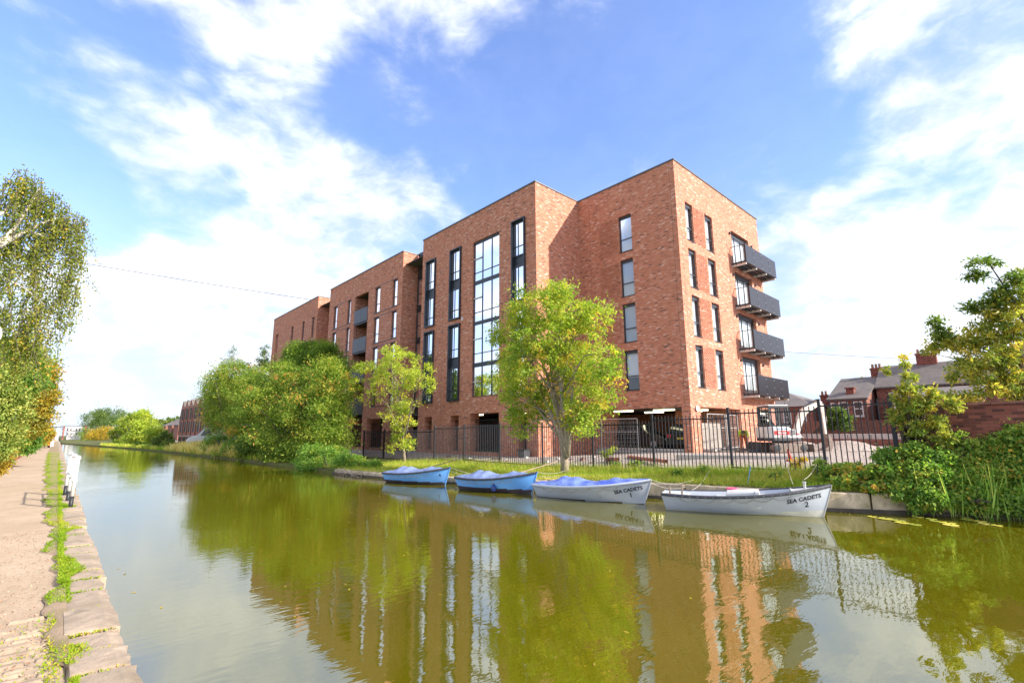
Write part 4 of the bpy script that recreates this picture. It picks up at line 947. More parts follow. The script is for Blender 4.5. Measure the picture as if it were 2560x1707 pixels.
# --- right bank: ash tree, elder shoots, brambles
tree('ash_tree', 'ash tree with sprays of leaflets at the right edge above the brick wall', 'tree', (18.6, -.35, .8),
     pblobs([(2540, 800, 60, 40), (2480, 830, 50, 36), (2420, 850, 46, 28), (2370, 860, 34, 22), (2350, 835, 22, 20), (2330, 870, 20, 14), (2480, 770, 36, 24), (2550, 740, 46, 30), (2460, 905, 60, 40, -.3), (2530, 880, 60, 44), (2400, 930, 34, 28, -.3), (2540, 960, 50, 40), (2470, 965, 44, 32, -.4), (2550, 690, 26, 22), (2440, 1005, 30, 22, -.5), (2385, 985, 26, 24, -.4), (2550, 1020, 40, 26)], X=18.4),
     16000, .115, 'leaf_ash', 201, trunk_r=.10, top=at(2500, 800, X=18.4), nlimb=34, start=.3, spread=.22, tint=.68, tvar=.34, aspect=.34, autumn=.05, inner=.25)
sp = thing('ash_branch', 'thin ash bough with leaf tufts reaching left across the sky at the right edge', 'branch', tuple(at(2560, 820, X=18.2)))
b = pblobs([(2437, 652, 20, 13), (2478, 650, 20, 12), (2440, 690, 24, 10), (2500, 728, 26, 14), (2430, 770, 22, 12), (2545, 690, 22, 18), (2485, 750, 18, 10), (2340, 810, 16, 16), (2355, 835, 20, 12)], X=18.2)
crown('foliage', b, 2600, .12, 'leaf_ash', sp, 207, per=26, spread=.45, tint=.30, aspect=.34, inner=.0)
mb = MB()
for pts, r_ in (([(2580, 850), (2540, 760), (2500, 700), (2480, 670), (2470, 648)], .030), ([(2500, 702), (2470, 690), (2435, 690)], .012), ([(2560, 800), (2500, 770), (2440, 762)], .014), ([(2480, 880), (2400, 850), (2340, 812)], .018)):
    mb.tube([at(x, y, X=18.2) for x, y in pts], list(np.linspace(r_, r_*.35, len(pts))), 6)
mb.build('bough', M['bark_dark'], sp, smooth=True)
shrub('elder_shrub', 'tall leafy elder shoots rising beside the end of the fence', 'shrub', (16.6, 2.6, .7),
      pblobs([(2265, 900, 14, 16), (2270, 940, 20, 16), (2225, 925, 12, 10), (2275, 975, 32, 16), (2320, 985, 24, 18), (2250, 1000, 22, 14), (2290, 1020, 40, 20), (2245, 1045, 24, 20), (2325, 1055, 34, 20), (2275, 1080, 40, 18), (2355, 1095, 28, 16), (2385, 1010, 18, 14)], X=16.5),
      5600, .10, 'leaf_ash', 211, stems=30, tint=.66, tvar=.34, aspect=.42, spread=.27, inner=.15, autumn=.05)
BR = [('bramble mound spilling over the bank beside the rightmost boat', [(2085, 1172, 26, 9), (2130, 1175, 30, 14), (2170, 1182, 40, 18), (2115, 1200, 36, 10, -.4), (2060, 1195, 24, 9), (2185, 1218, 24, 12, -.5)], 15.9, 'leaf_bramble', .6, .03, 10000),
      ('dense dark green bramble bank below the elder shoots', [(2235, 1140, 40, 16), (2290, 1132, 36, 22), (2340, 1145, 40, 22), (2245, 1180, 50, 24, -.3), (2320, 1185, 56, 30, -.3), (2280, 1225, 54, 26, -.6), (2340, 1245, 40, 24, -.7), (2225, 1210, 30, 20, -.5), (2300, 1260, 26, 14, -.8)], 16.3, 'leaf_bramble', .45, .03, 26000),
      ('yellowing bramble slope in front of the red brick wall', [(2390, 1140, 50, 26), (2440, 1150, 50, 30), (2400, 1195, 60, 36, -.3), (2360, 1225, 40, 34, -.6), (2420, 1240, 50, 34, -.7), (2460, 1200, 40, 30, -.3)], 16.9, 'leaf_bramble', .56, .05, 22000),
      ('leafy bramble thicket at the right edge of the bank', [(2510, 1120, 50, 30), (2560, 1100, 40, 40), (2520, 1180, 50, 40, -.3), (2560, 1200, 40, 50, -.3), (2500, 1230, 44, 30, -.6), (2550, 1255, 40, 26, -.8)], 17.2, 'leaf_bramble', .5, .03, 18000)]
for i, (lab, sp_, X, mt_, ti, au, n) in enumerate(BR):
    b = pblobs(sp_, X=X, dscale=.7); q = b[0]
    shrub('bramble', lab, 'bramble', (q[0], q[1], gz(q[0], q[1])), b, n, .074, mt_, 221+i, stems=30, tint=ti+.07, tvar=.36, aspect=.72, spread=.30, inner=.35, autumn=au)

# --- blades: bank grass, towpath verge, dry grass, reeds
def blades(name, label, cat, pts, h, wd, mat, seed, lean=.35, tint=.45, kind='stuff', parent=None):
    rg = np.random.default_rng(seed); n = len(pts); ax = rg.normal(size=(n, 3))*lean; ax[:, 2] = 1
    nr = unit(rg, n); nr[:, 2] *= .2; hh = h*rg.uniform(.4, 1.25, n); tt = tint+rg.normal(size=n)*.2+.25*np.sin(pts[:, 1]*1.3+pts[:, 0]*2)*np.sin(pts[:, 1]*.37)
    o_ = obj(name, leaf_mesh(name, pts, ax, nr, hh, wd*rg.uniform(.6, 1.4, n), tt, 0), M[mat], parent)
    if parent is None: tag(o_, label, cat, kind=kind)
    elif kind: o_['kind'] = kind
    return o_
rg = np.random.default_rng(77)
def bank_pts(n, y0, y1, t0, t1, sink=.02, pw=1):
    y = rg.uniform(y0, y1, n); t = t0+(t1-t0)*rg.random(n)**pw; x = np.array([XB(a)+.05+(XF+.2-XB(a))*b for a, b in zip(y, t)])
    return np.stack([x, y, np.array([gz(a, b)+(.05 if a < XB(b)+.4 else 0) for a, b in zip(x, y)])-sink], 1)
blades('bank_grass', 'rough green grass on the far bank behind the moored boats', 'grass', bank_pts(52000, 2.5, 27, 0, 1), .24, .011, 'grass_blade', 301, .75, .62)
blades('long_grass', 'taller tufted grass along the foot of the fence', 'grass', bank_pts(16000, 3.5, 25, .45, 1.04), .42, .010, 'grass_blade', 303, .55, .58)
n = 9000; y = rg.uniform(44, 68, n); x = np.array([XB(a) for a in y])+rg.random(n)*3.2
blades('dry_grass', 'pale dry grass on the bank below the sawtooth houses', 'grass', np.stack([x, y, np.full(n, .1)+(x-9.5)*.12], 1), .95, .06, 'grass_dry', 305, .35, .5)
n = 5000; y = rg.uniform(34, 110, n); x = np.array([XB(a) for a in y])+rg.random(n)*1.0
blades('edge_grass', 'long green grass at the water edge along the far bank', 'grass', np.stack([x, y, np.full(n, .08)], 1), .6, .06, 'grass_blade', 307, .4, .6)
# verge beside the coping: lush patches, denser where the verge is wide; also the joints between stones
def verge_pts(n):
    P_ = []
    while len(P_) < n:
        y = 3.2+rg.random()**1.7*60; a = verge_left(y); x = a+rg.random()*(.27-a)+.02
        on = math.sin(y*1.7+.4)+.8*math.sin(y*3.7+1)+.5*math.sin(y*8.3+x*6)
        if y > 6.9 and (on > -1.15 or y > 22) or (y <= 6.9 and on > .55): P_.append((x+(.10*rg.random()**2 if on > .8 else 0), y, TZ+.02))
    return np.array(P_)
blades('verge_grass', 'short bright green grass between the gravel path and the coping', 'grass', verge_pts(52000), .036, .009, 'grass_lush', 309, 1.2, .45)
tp = []
while len(tp) < 22000:
    y = 7.6+rg.random()**1.5*34; ext = .02+.13*max(0, math.sin(y*1.7+.4)+.6*math.sin(y*3.7+1)+.35*math.sin(y*7.1)+.25); x = .22+rg.random()**1.2*min(.36, ext)
    tp.append((x, y, TZ+.034+rg.random()*.01))
blades('coping_turf', 'patches of turf creeping over the coping stones by the white posts', 'grass', np.array(tp), .042, .010, 'grass_lush', 310, 1.3, .5)
n = 5200; py_ = 3.2+rg.random(n)**1.6*9; px_ = rg.uniform(-1.6, .20, n)
peb = leaf_mesh('path_gravel', np.stack([px_, py_, np.full(n, TZ+.012)], 1), np.stack([rg.normal(size=n), rg.normal(size=n), rg.normal(size=n)*.3], 1), np.stack([rg.normal(size=n)*.4, rg.normal(size=n)*.4, np.ones(n)], 1), rg.uniform(.008, .026, n), rg.uniform(.007, .02, n), rg.random(n), .3)
tag(obj('path_gravel', peb, M['twig_litter']), 'loose grit and small stones on the near towpath', 'gravel', kind='stuff')
jp = []
for c in cuts:
    if c < 26:
        m_ = int(90*rg.random()+40) if c < 12 else 40
        for _ in range(m_): jp.append((.26+rg.random()**1.4*.30, c+rg.normal()*.014, TZ+.012))
for _ in range(900): jp.append((.17+rg.normal()*.03, rg.uniform(3.4, 6.6), TZ+.01))
for _ in range(900): jp.append((rg.uniform(-.9, .15), 3.3+int(rg.integers(0, 26))*.119+rg.normal()*.008, TZ+.004))
blades('joint_moss', 'moss and grass growing in the joints of coping and setts', 'moss', np.array(jp), .03, .012, 'grass_lush', 311, 1.0, .55)
n = 1200; c = at(2490, 1290, Z=0); y = c[1]+rg.normal(size=n)*.45; x = c[0]+rg.normal(size=n)*.35-(y-c[1])*.5
blades('reeds', 'clump of tall green reeds standing in the water at the right edge', 'reeds', np.stack([x, y, np.full(n, -.05)], 1), 1.2, .03, 'reed', 313, .25, .62)
# floating leaves and specks on the canal
n = 420; y = 3+rg.random(n)**1.3*40; x = np.where(rg.random(n) < .6, np.array([XB(a) for a in y])-.3-rg.exponential(.7, n), .9+rg.random(n)*9)
fl_ = leaf_mesh('floating_leaves', np.stack([x, y, np.full(n, .006)], 1), np.stack([rg.normal(size=n), rg.normal(size=n), np.zeros(n)], 1), np.tile([0, 0, 1.], (n, 1)), .06*rg.uniform(.5, 1.3, n), .03, rg.random(n), 0)
tag(obj('floating_leaves', fl_, M['leaf_olive']), 'scattered fallen leaves floating on the canal', 'leaves', kind='stuff')
for nm, lab, X_, pp, sd in (('nettle', 'upright pale weeds standing in the grass just left of the brambles', 16.2, [(2045, 1160, 10, 16), (2065, 1168, 12, 12), (2030, 1175, 10, 10)], 611), ('nettle', 'tall thin weeds poking out above the yellowing brambles', 16.6, [(2400, 1100, 10, 22), (2425, 1110, 10, 18), (2370, 1110, 9, 18)], 612), ('nettle', 'leafy stems leaning from the bank towards the reeds', 16.0, [(2440, 1255, 18, 14), (2470, 1270, 16, 10), (2415, 1270, 14, 9)], 613)):
    shrub(nm, lab, 'weed', gp(pp[0][0], pp[0][1]+20, X=X_), pblobs(pp, X=X_), 700, .075, 'leaf_bright', sd, stems=14, tint=.65, spread=.45, inner=.05, aspect=.45)
# lily pads
for i in range(16):
    px, py = 2180+i*21+(i*37) % 25, 1291+((i*29) % 24); p = at(px, py, Z=.008); r_ = .10+.06*((i*13) % 7)/7
    mb = MB(); ring = [(p[0]+r_*math.cos(a), p[1]+r_*math.sin(a), .010+.004*math.sin(3*a)) for a in np.linspace(.25, 6.05, 14)]
    mb.prism([(p[0], p[1], .010)]+ring, (0, 0, .004)); lp = mb.build('lily_pad', M['lily'])
    tag(lp, 'flat green lily pad floating near the reeds at the right', 'lily pad', 'lily pads by the right bank')
    a_ = lp.data.attributes.new('tint', 'FLOAT', 'POINT'); a_.data.foreach_set('value', [random.random()]*len(lp.data.vertices))
# ------------------------------------------------------------------ steel fence: posts, rails and every upright bar
fe = thing('steel_fence', 'black steel bar fence between the grassy bank and the building site', 'fence', (XF, 16, .4))
PY = [35.0, 31.85, 28.7, 25.5, 22.5, 19.45, 16.37, 13.36, 10.43, 7.44, 4.65, 2.89]
RZ = [2.05, 2.07, 2.09, 2.27, 2.31, 2.30, 2.28, 2.31, 2.47, 2.63, 2.77]          # top rail of each panel
bar_me = MB().box(-.0125, .0125, -.0125, .0125, 0, 2.0).mesh('bar')
for i in range(11):
    ya, yb, rz = PY[i+1], PY[i], RZ[i]; zb = rz-1.80
    for z_, nm in ((rz, 'rail'), (zb, 'rail')):
        g = MB(); g.box(XF-.009, XF+.009, ya+.035, yb-.035, z_-.022, z_+.022); g.build(nm, M['fence_black'], fe)
    k = int(round((yb-ya)/.143))
    for j in range(1, k):
        obj('bar', bar_me, M['fence_black'], fe, loc=(XF, ya+(yb-ya)*j/k, zb-.06+random.uniform(-.004, .004)))
for i, y in enumerate(PY):
    zt = max(RZ[max(0, i-1)], RZ[min(i, 10)])+.20; w_ = .035 if i < 11 else .05
    g = MB(); g.box(XF-w_, XF+w_, y-w_, y+w_, zfence(y)-.4, zt); g.box(XF-w_-.008, XF+w_+.008, y-w_-.008, y+w_+.008, zt, zt+.015); g.build('post', M['fence_black'], fe)

# ------------------------------------------------------------------ boats
def sheer(s, hs, hb): return hs*(1-s)**1.6+hb*s**2.2+.355*(1-(1-s)**1.6-s**2.2)
class Hull:
    def __init__(h, L_, beam, hs, hb): h.L, h.B, h.hs, h.hb = L_, beam, hs, hb
    def half(h, s): return h.B*(1-abs(s-.42)**2.0*(1.9 if s < .42 else 0))*(1 if s < .42 else max(.012, 1-((s-.42)/.58)**2.4))
    def P(h, s, t, side=-1, inset=0, dz=0):
        z = -.15+(sheer(s, h.hs, h.hb)+.15)*t
        bow_x = h.L-.30*(1-t)**1.1; st_x = .12*(1-t)
        fl = max(0, t)**(.42+.35*s)                       # fuller aft, flared forward
        return Vector((st_x+(bow_x-st_x)*s, side*max(.004, (h.half(s)-inset)*fl), z+dz))
    def side(h, x, z, side=-1, off=.008):                 # point on the outside of the hull at x, z
        s = x/h.L
        for _ in range(4):
            t = (z+.15)/(sheer(s, h.hs, h.hb)+.15); bx, sx = h.L-.30*(1-t)**1.1, .12*(1-t); s = min(.995, max(0, (x-sx)/(bx-sx)))
        return h.P(s, t, side)+Vector((.002, side*off, 0))
def make_boat(label, Spx, Bpx, hs, hb, beam, paint, band, cover=None, number='', words='', open_=False, seed=0):
    bw = beam*.66*.62
    S = Vector(at(*Spx, Z=0)); B = Vector(at(*Bpx, Z=0)); sb = B-S; ln = sb.length
    L_ = math.sqrt(ln*ln-bw*bw)+.30
    hd = math.atan2(sb.y, sb.x)-math.atan2(bw, L_-.30)
    root_p = B-Matrix.Rotation(hd, 3, 'Z') @ Vector((L_-.22, 0, 0))
    t = thing('rowing_boat', label, 'boat', (root_p.x, root_p.y, 0), hd, 'boats moored along the bank')
    h = Hull(L_, beam, hs, hb); ns, nt = 56, 21
    tz = [i/20 for i in range(21)]
    # outer skin, both sides + transom
    mb = MB()
    for side in (-1, 1):
        k0 = len(mb.v)
        for i in range(ns+1):
            for q in tz: mb.v.append(tuple(h.P(i/ns, q, side)))
        for i in range(ns):
            for j in range(nt-1):
                a = k0+i*nt+j; f_ = (a, a+nt, a+nt+1, a+1); mb.f.append(f_ if side < 0 else f_[::-1])
                zc = (mb.v[a][2]+mb.v[a+nt+1][2])/2; mb.m.append(1 if zc < band(i/ns) else 0)
    for j in range(nt-1):
        mb.mi = 1 if -.15+(hs+.15)*tz[j] < band(0) else 0
        mb.face([h.P(0, tz[j], -1), h.P(0, tz[j+1], -1), h.P(0, tz[j+1], 1), h.P(0, tz[j], 1)])
    hull = mb.build('hull', paint, t, smooth=True, local=True)
    # rubbing strake with bolts
    for side in (-1, 1):
        g = MB(); k0 = 0; ring = []
        for i in range(ns+1):
            p = h.P(i/ns, 1, side); o_ = .028*side
            ring.append([p+Vector((0, o_, -.05)), p+Vector((0, o_*1.15, -.01)), p+Vector((0, o_*.6, .022)), p+Vector((0, -o_*1.4, .020)), p+Vector((0, -o_*1.4, -.03))])
        for r_ in ring: g.v += [tuple(p) for p in r_]
        for i in range(ns):
            for j in range(5): a = i*5+j; b = i*5+(j+1) % 5; g.f.append((a, b, b+5, a+5)); g.m.append(0)
        ga = g.build('gunwale', M['gunwale_dark'] if open_ or cover == 'cover_slate_blue' else paint[0], t, smooth=True, local=True)
        if open_ and side < 0:
            for i in range(2, 21):
                p = h.P(i/21, 1, side); q = MB(); q.lathe([(.010, -.008), (.008, .006), (.0, .008)], (0, 0, 0), 7, 'Y'); me = q.mesh('bolt')
                obj('bolt', me, M['galvanised'], hull, local=True, loc=p+Vector((0, -.036, -.02)))
    # looped grab line
    g = MB(); n_l = 6; x0, x1 = .12, .78
    for k in range(n_l):
        sa, sb_ = x0+(x1-x0)*k/n_l, x0+(x1-x0)*(k+1)/n_l; pts = []
        for i in range(9):
            u = i/8; s_ = sa+(sb_-sa)*u; sag = .085*(4*u*(1-u)); pts.append(h.side(h.L*s_, sheer(s_, hs, hb)-.085-sag, -1, .018))
        g.tube(pts, .0075, 5)
    g.build('grab_line', M['rope'], t, smooth=True, local=True)
    # keel and stem band
    g = MB(); g.tube([h.P(1, q)*1.0+Vector((.012, .004, 0)) for q in (0, .25, .5, .75, 1)], .014, 6); g.build('stem_band', M['galvanised'] if open_ else paint[0], t, local=True)
    # lettering laid on the curve of the bow
    def letter(s_, size, x, z, slope, bold=.0):
        me = text_mesh(s_, size, 'lettering', bold=bold)
        for v in me.vertices:
            q = h.side(x+v.co.x, z+v.co.y+slope*v.co.x, -1, .010); v.co = q
        obj('lettering', me, M['print_black'], t, local=True)
    if words: letter(words, .135, L_*.855-.05, sheer(.86, hs, hb)-.215, .22, .004)
    if number: letter(number, .18 if words else .15, L_*(.865 if words else .90)-.04, sheer(.87, hs, hb)-(.36 if words else .22), .10, .004)
    rgb = random.Random(seed)
    if cover:
        mats = M[cover]; g = MB(); nu, nv = 40, 14; s0, s1 = .0, .90 if not words else .985
        for i in range(nu+1):
            s_ = s0+(s1-s0)*i/nu
            hump = .21*math.exp(-((s_-.30)/.15)**2)+.10*math.exp(-((s_-.70)/.14)**2)+.03
            hump *= min(1, (s1-s_)/.10+.05)
            for j in range(nv+1):
                v_ = -1+2*j/nv; bb_ = h.half(s_)+.035; zz = sheer(s_, hs, hb)+.03
                edge = max(0, abs(v_)-.86)/.14
                z = zz+hump*(1-abs(v_)**1.5)*(1-.12*math.cos(s_*40))-.075*edge+.012*math.sin(s_*55+v_*3)*(1-edge)-.012*abs(math.sin(s_*28))*edge
                x = h.P(s_, 1).x-(.02 if i == 0 else 0)
                g.v.append((x, v_*bb_+.006*math.sin(s_*60)*edge, z))
        for i in range(nu):
            for j in range(nv): a = i*(nv+1)+j; g.f.append((a, a+nv+1, a+nv+2, a+1)); g.m.append(0)
        cv = g.build('cover', mats, t, smooth=True, local=True)
        md = cv.modifiers.new('thick', 'SOLIDIFY'); md.thickness = .008
        md = cv.modifiers.new('sub', 'SUBSURF'); md.levels = 1; md.render_levels = 1
    if open_:
        g = MB()                                             # inner skin
        for side in (-1, 1):
            k0 = len(g.v)
            for i in range(ns+1):
                for q in (.35, .5, .75, .985): g.v.append(tuple(h.P(i/ns, q, side, .045)))
            for i in range(ns):
                for j in range(3): a = k0+i*4+j; g.f.append((a, a+1, a+5, a+4)); g.m.append(0)
        g.build('inner_skin', M['hull_grey'], t, smooth=True, local=True)
        g = MB(); fl = [h.P(i/ns, .36, -1, .02) for i in range(ns+1)]+[h.P(i/ns, .36, 1, .02) for i in reversed(range(ns+1))]; g.face(fl); g.build('floor', M['deck_grey'], t, local=True)
        def deck(sa, sb_, zt, zb, nm):
            g = MB(); up = [h.P(sa+(sb_-sa)*i/8, .97, -1, .055) for i in range(9)]+[h.P(sa+(sb_-sa)*i/8, .97, 1, .055) for i in reversed(range(9))]
            top = [Vector((p.x, p.y, sheer(max(0, min(1, p.x/h.L)), hs, hb)+zt)) for p in up]; g.prism([(p.x, p.y, p.z) for p in top], (0, 0, zb)); return g.build(nm, M['deck_grey'], t, local=True)
        deck(.02, .16, -.05, -.03, 'stern_deck'); deck(.78, .96, -.012, -.03, 'bow_deck')
        for s_ in (.36, .62):
            b_ = h.half(s_)-.05; g = MB(); x = h.L*s_; g.box(x-.11, x+.11, -b_, b_, sheer(s_, hs, hb)-.13, sheer(s_, hs, hb)-.095); bevel(g.build('thwart', M['deck_grey'], t, local=True), .008)
        g = MB(); x = h.L*.42; b_ = h.half(.42)*.62; zz = sheer(.45, hs, hb)
        g.hexa([(x-.1, -b_, zz-.3), (x+.62, -b_, zz-.3), (x+.62, b_*.3, zz-.3), (x-.1, b_*.3, zz-.3), (x-.05, -b_+.04, zz+.035), (x+.60, -b_+.04, zz+.10), (x+.60, b_*.3, zz+.13), (x-.05, b_*.3, zz+.08)])
        bevel(g.build('engine_box', M['deck_grey'], t, local=True), .012)
        g = MB(); g.box(x+.60, x+.70, -b_, b_*.4, zz-.28, zz+.115); bevel(g.build('box_end', M['white_paint'], t, local=True), .01)
        for sx, sy in ((.055, -.32), (.125, -.05)):
            g = MB(); zz = sheer(.05, hs, hb); g.box(h.L*sx-.022, h.L*sx+.022, sy-.022, sy+.022, zz-.1, zz+.16+sx*.5); g.build('tholepin', M['timber'], t, local=True)
        g = MB(); zz = sheer(.9, hs, hb); g.lathe([(.03, -.05), (.03, .10), (.045, .105), (.045, .13)], (h.L*.86, .05, zz), 10); g.build('mooring_bollard', M['galvanised'], t, local=True)
        g = MB(); g.hexa([(h.L*.78, -.20, zz-.25), (h.L*.78+.03, -.20, zz-.25), (h.L*.78+.03, .20, zz-.25), (h.L*.78, .20, zz-.25), (h.L*.78, -.28, zz-.06), (h.L*.78+.03, -.28, zz-.06), (h.L*.78+.03, .28, zz-.06), (h.L*.78, .28, zz-.06)]); g.build('bow_bulkhead', M['white_paint'], t, local=True)
    return t, h
bt4, h4 = make_boat('light blue boat numbered 4 under a slate blue cover, furthest left of the moored boats', (964, 1204.5), (1113, 1213), .39, .69, .60, [M['hull_blue'], M['hull_brown']], lambda s: .115, 'cover_slate_blue', '4', seed=1)
bt3, h3 = make_boat('light blue boat with a round navy fender and slate blue cover, second from the left', (1147, 1223), (1329, 1235), .44, .72, .62, [M['hull_blue'], M['hull_brown']], lambda s: .145, 'cover_slate_blue', '', seed=2)
bt1, h1_ = make_boat('grey boat lettered SEA CADETS 1 under a bright blue tarpaulin', (1343, 1240), (1612, 1260), .38, .69, .66, [M['hull_grey'], M['hull_brown']], lambda s: .012, 'cover_royal_blue', '1', 'SEA CADETS', seed=3)
bt2, h2_ = make_boat('open grey boat lettered SEA CADETS 2, furthest right of the moored boats', (1664.6, 1272.7), (2060, 1292), .42, .75, .70, [M['hull_grey'], M['hull_cream']], lambda s: .03 if s < .6 else .03+.16*(s-.6)/.4, None, '2', 'SEA CADETS', True, seed=4)
# faded patch of tarpaulin on boat 1 lies as a second sheet over the hump
# round fender hung on the second boat
fx = h3.L*.56; fp = h3.side(fx, .16, -1, .10); mw = bt3.matrix_basis
fw = mw @ fp
fd = thing('boat_fender', 'round navy blue fender hanging on a cord against the second boat from the left', 'fender', tuple(fw-Vector((0, 0, .1))))
g = MB(); g.lathe([(.0, -.105), (.05, -.095), (.085, -.06), (.095, 0), (.08, .055), (.045, .10), (.022, .15), (.018, .20), (.0, .205)], tuple(fw), 16); g.build('ball', M['fender_navy'], fd, smooth=True)
g = MB(); tp = mw @ h3.side(fx, sheer(.56, h3.hs, h3.hb)-.02, -1, .05); g.tube([fw+Vector((0, 0, .19)), fw*.5+tp*.5+Vector((0, 0, .1)), tp], .008, 5); g.build('cord', M['rope'], fd)
# pink tub and orange bag in the open boat
pk = bt2.matrix_basis @ Vector((h2_.L*.44, .22, sheer(.4, .42, .75)-.02))
tb = thing('plastic_tub', 'pink plastic tub with lid in the open grey boat', 'tub', tuple(pk)); g = MB(); g.lathe([(.12, -.12), (.135, .10), (.15, .105), (.15, .125), (.14, .135)], tuple(pk), 18); g.build('tub_body', M['pink_plastic'], tb, smooth=True)
g = MB(); g.lathe([(.152, .126), (.15, .15), (.10, .16)], tuple(pk), 18); g.build('lid', M['pink_plastic'], tb)
ob = bt2.matrix_basis @ Vector((h2_.L*.38, -.30, sheer(.4, .42, .75)-.10)); g = MB(); g.lathe([(.0, -.05), (.10, -.04), (.14, 0), (.10, .045), (.0, .055)], tuple(ob), 12)
tag(g.build('float_bag', M['orange_plastic'], smooth=True), 'small orange float bag lying inside the open grey boat', 'bag')
# mooring ropes and timber poles from the boats to the bank
def rope(label, a, b, sag=.12, r_=.0065, mat='rope', n=9):
    a, b = Vector(a), Vector(b); g = MB(); g.tube([a.lerp(b, i/(n-1))+Vector((0, 0, -sag*4*(i/(n-1))*(1-i/(n-1)))) for i in range(n)], r_, 6)
    return tag(g.build('mooring_rope', M[mat], smooth=True), label, 'rope', 'mooring ropes')
def bowp(bt, h, s=.99): return bt.matrix_basis @ (h.P(s, 1)+Vector((-.03, .02, .02)))
rope('slack white rope from the bow of boat 4 to the grass behind boat 3', bowp(bt4, h4), (13.2, 14.6, .42), .16)
rope('taut white rope from the bow of boat 4 towards the stern of boat 3', bowp(bt4, h4)+Vector((0, 0, -.12)), bt3.matrix_basis @ Vector((.05, .3, .42)), .03)
rope('white rope from the bow of boat 3 to the tree behind boat 1', bowp(bt3, h3), (14.6, 12.9, .55), .08)
rope('taut white rope from the bow of boat 3 over the cover of boat 1', bowp(bt3, h3)+Vector((0, 0, -.15)), bt1.matrix_basis @ Vector((.9, .3, .62)), .02)
rope('slack rope from the bow of boat 1 to the bank', bowp(bt1, h1_), (14.6, 7.6, .58), .14)
rope('second slack rope below it from the bow of boat 1', bowp(bt1, h1_)+Vector((0, 0, -.08)), (14.6, 7.5, .52), .2)
rope('long white rope rising from the stern of boat 2 to the grass', bt2.matrix_basis @ Vector((.7, .4, .45)), (15.6, 7.6, .78), .10)
rope('white rope from the bow bollard of boat 2 up the bank', bt2.matrix_basis @ Vector((h2_.L*.86, .05, .85)), (15.9, 4.6, 1.05), .05)
rope('thin line from the foredeck of boat 2 to the brambles', bt2.matrix_basis @ Vector((h2_.L*.80, .2, .72)), (15.8, 5.3, .95), .05)
rope('blue rope hanging down the bank behind boat 2', (15.9, 6.4, .95), (14.75, 6.1, .40), .02, .014, 'rope_blue')
rope('short slack rope at the stern of boat 4', bt4.matrix_basis @ Vector((.02, -.2, .36)), bt4.matrix_basis @ Vector((-.6, .1, .02)), -.02)
rope('thin line down the stern of boat 1 into the water', bt1.matrix_basis @ Vector((.0, -.30, .36)), bt1.matrix_basis @ Vector((.02, -.42, .0)), 0, .009)
rope('dangling rope end on the side of boat 1', bt1.matrix_basis @ h1_.side(h1_.L*.62, .30, -1, .02), bt1.matrix_basis @ h1_.side(h1_.L*.625, .12, -1, .02), 0, .008)
for lab, a, b in (('pale pole slanting from the blue boat with the fender to the grass', bt3.matrix_basis @ Vector((1.9, .25, .50)), Vector((13.9, 12.6, .95))), ('pale pole slanting from the boat numbered 4 to the grass', bt4.matrix_basis @ Vector((1.7, .25, .55)), Vector((13.6, 18.6, .80)))):
    g = MB(); g.tube([a, b], [.022, .018], 8); tag(g.build('boat_pole', M['timber']), lab, 'pole', 'boat poles')
# drift of dead branches in the water
tw = thing('dead_branches', 'tangle of pale dead branches in the water left of boat 4', 'branches', (10.3, 22.6, 0)); g = MB(); rr = random.Random(4)
for k in range(16):
    a = Vector((10.4+rr.uniform(-.3, .6), 22.6+rr.uniform(-1.0, 1.0), .0)); b = a+Vector((rr.uniform(-.7, .5), rr.uniform(-.8, .8), rr.uniform(.05, .45))); c = a.lerp(b, .5)+Vector((0, 0, rr.uniform(0, .12))); g.tube([a, c, b], [.016, .011, .004], 5)
tag(g.build('twigs', M['timber'], tw, smooth=True), kind='stuff')

# ------------------------------------------------------------------ building site
def heras(label, a, b, z0, h=2.0):
    a, b = Vector((*a, z0)), Vector((*b, z0)); t = thing('mesh_fence_panel', label, 'fence panel', tuple(a)); d = b-a
    g = MB(); up = Vector((0, 0, h)); 
    for p, q in ((a, a+up), (b, b+up), (a+up, b+up), (a+Vector((0, 0, .12)), b+Vector((0, 0, .12))), (a+Vector((0, 0, h*.62)), b+Vector((0, 0, h*.62)))): g.tube([p, q], .021, 7)
    g.build('frame', M['galvanised'], t)
    g = MB(); n = int(d.length/.12)
    for i in range(1, n): g.bar(a+d*i/n+Vector((0, 0, .13)), a+d*i/n+up, .004)
    for i in range(1, 9): g.bar(a+Vector((0, 0, h*i/9)), b+Vector((0, 0, h*i/9)), .006)
    tag(g.build('mesh', M['galvanised'], t), kind='stuff')
    for p in (a, b): g = MB(); g.box(p.x-.12, p.x+.12, p.y-.34, p.y+.34, z0-.02, z0+.10); bevel(g.build('foot', M['concrete'], t), .02)
heras('pale tubular mesh panel left half closing the sunlit parking opening', (26.2, 12.62), (28.2, 12.55), 1.0)
heras('pale tubular mesh panel right half beside the digging worker', (28.28, 12.50), (30.6, 12.85), 1.0)
heras('tubular mesh panel in front of the black cars under the right block', (24.55, 18.6), (24.6, 16.05), .80)
g = MB(); g.prism([(26.9, 12.3, 1.0), (31, 12.3, 1.0), (31, 13.2, 1.0), (26.9, 13.2, 1.0)], (0, 0, .02))
pl = MB(); pl.box(27.2, 31.0, 14.0, 14.05, 1.0, 2.55); tag(pl.build('sheeting', M['hessian']), 'dark sheeting hung behind the mesh panels in the parking opening', 'sheeting')
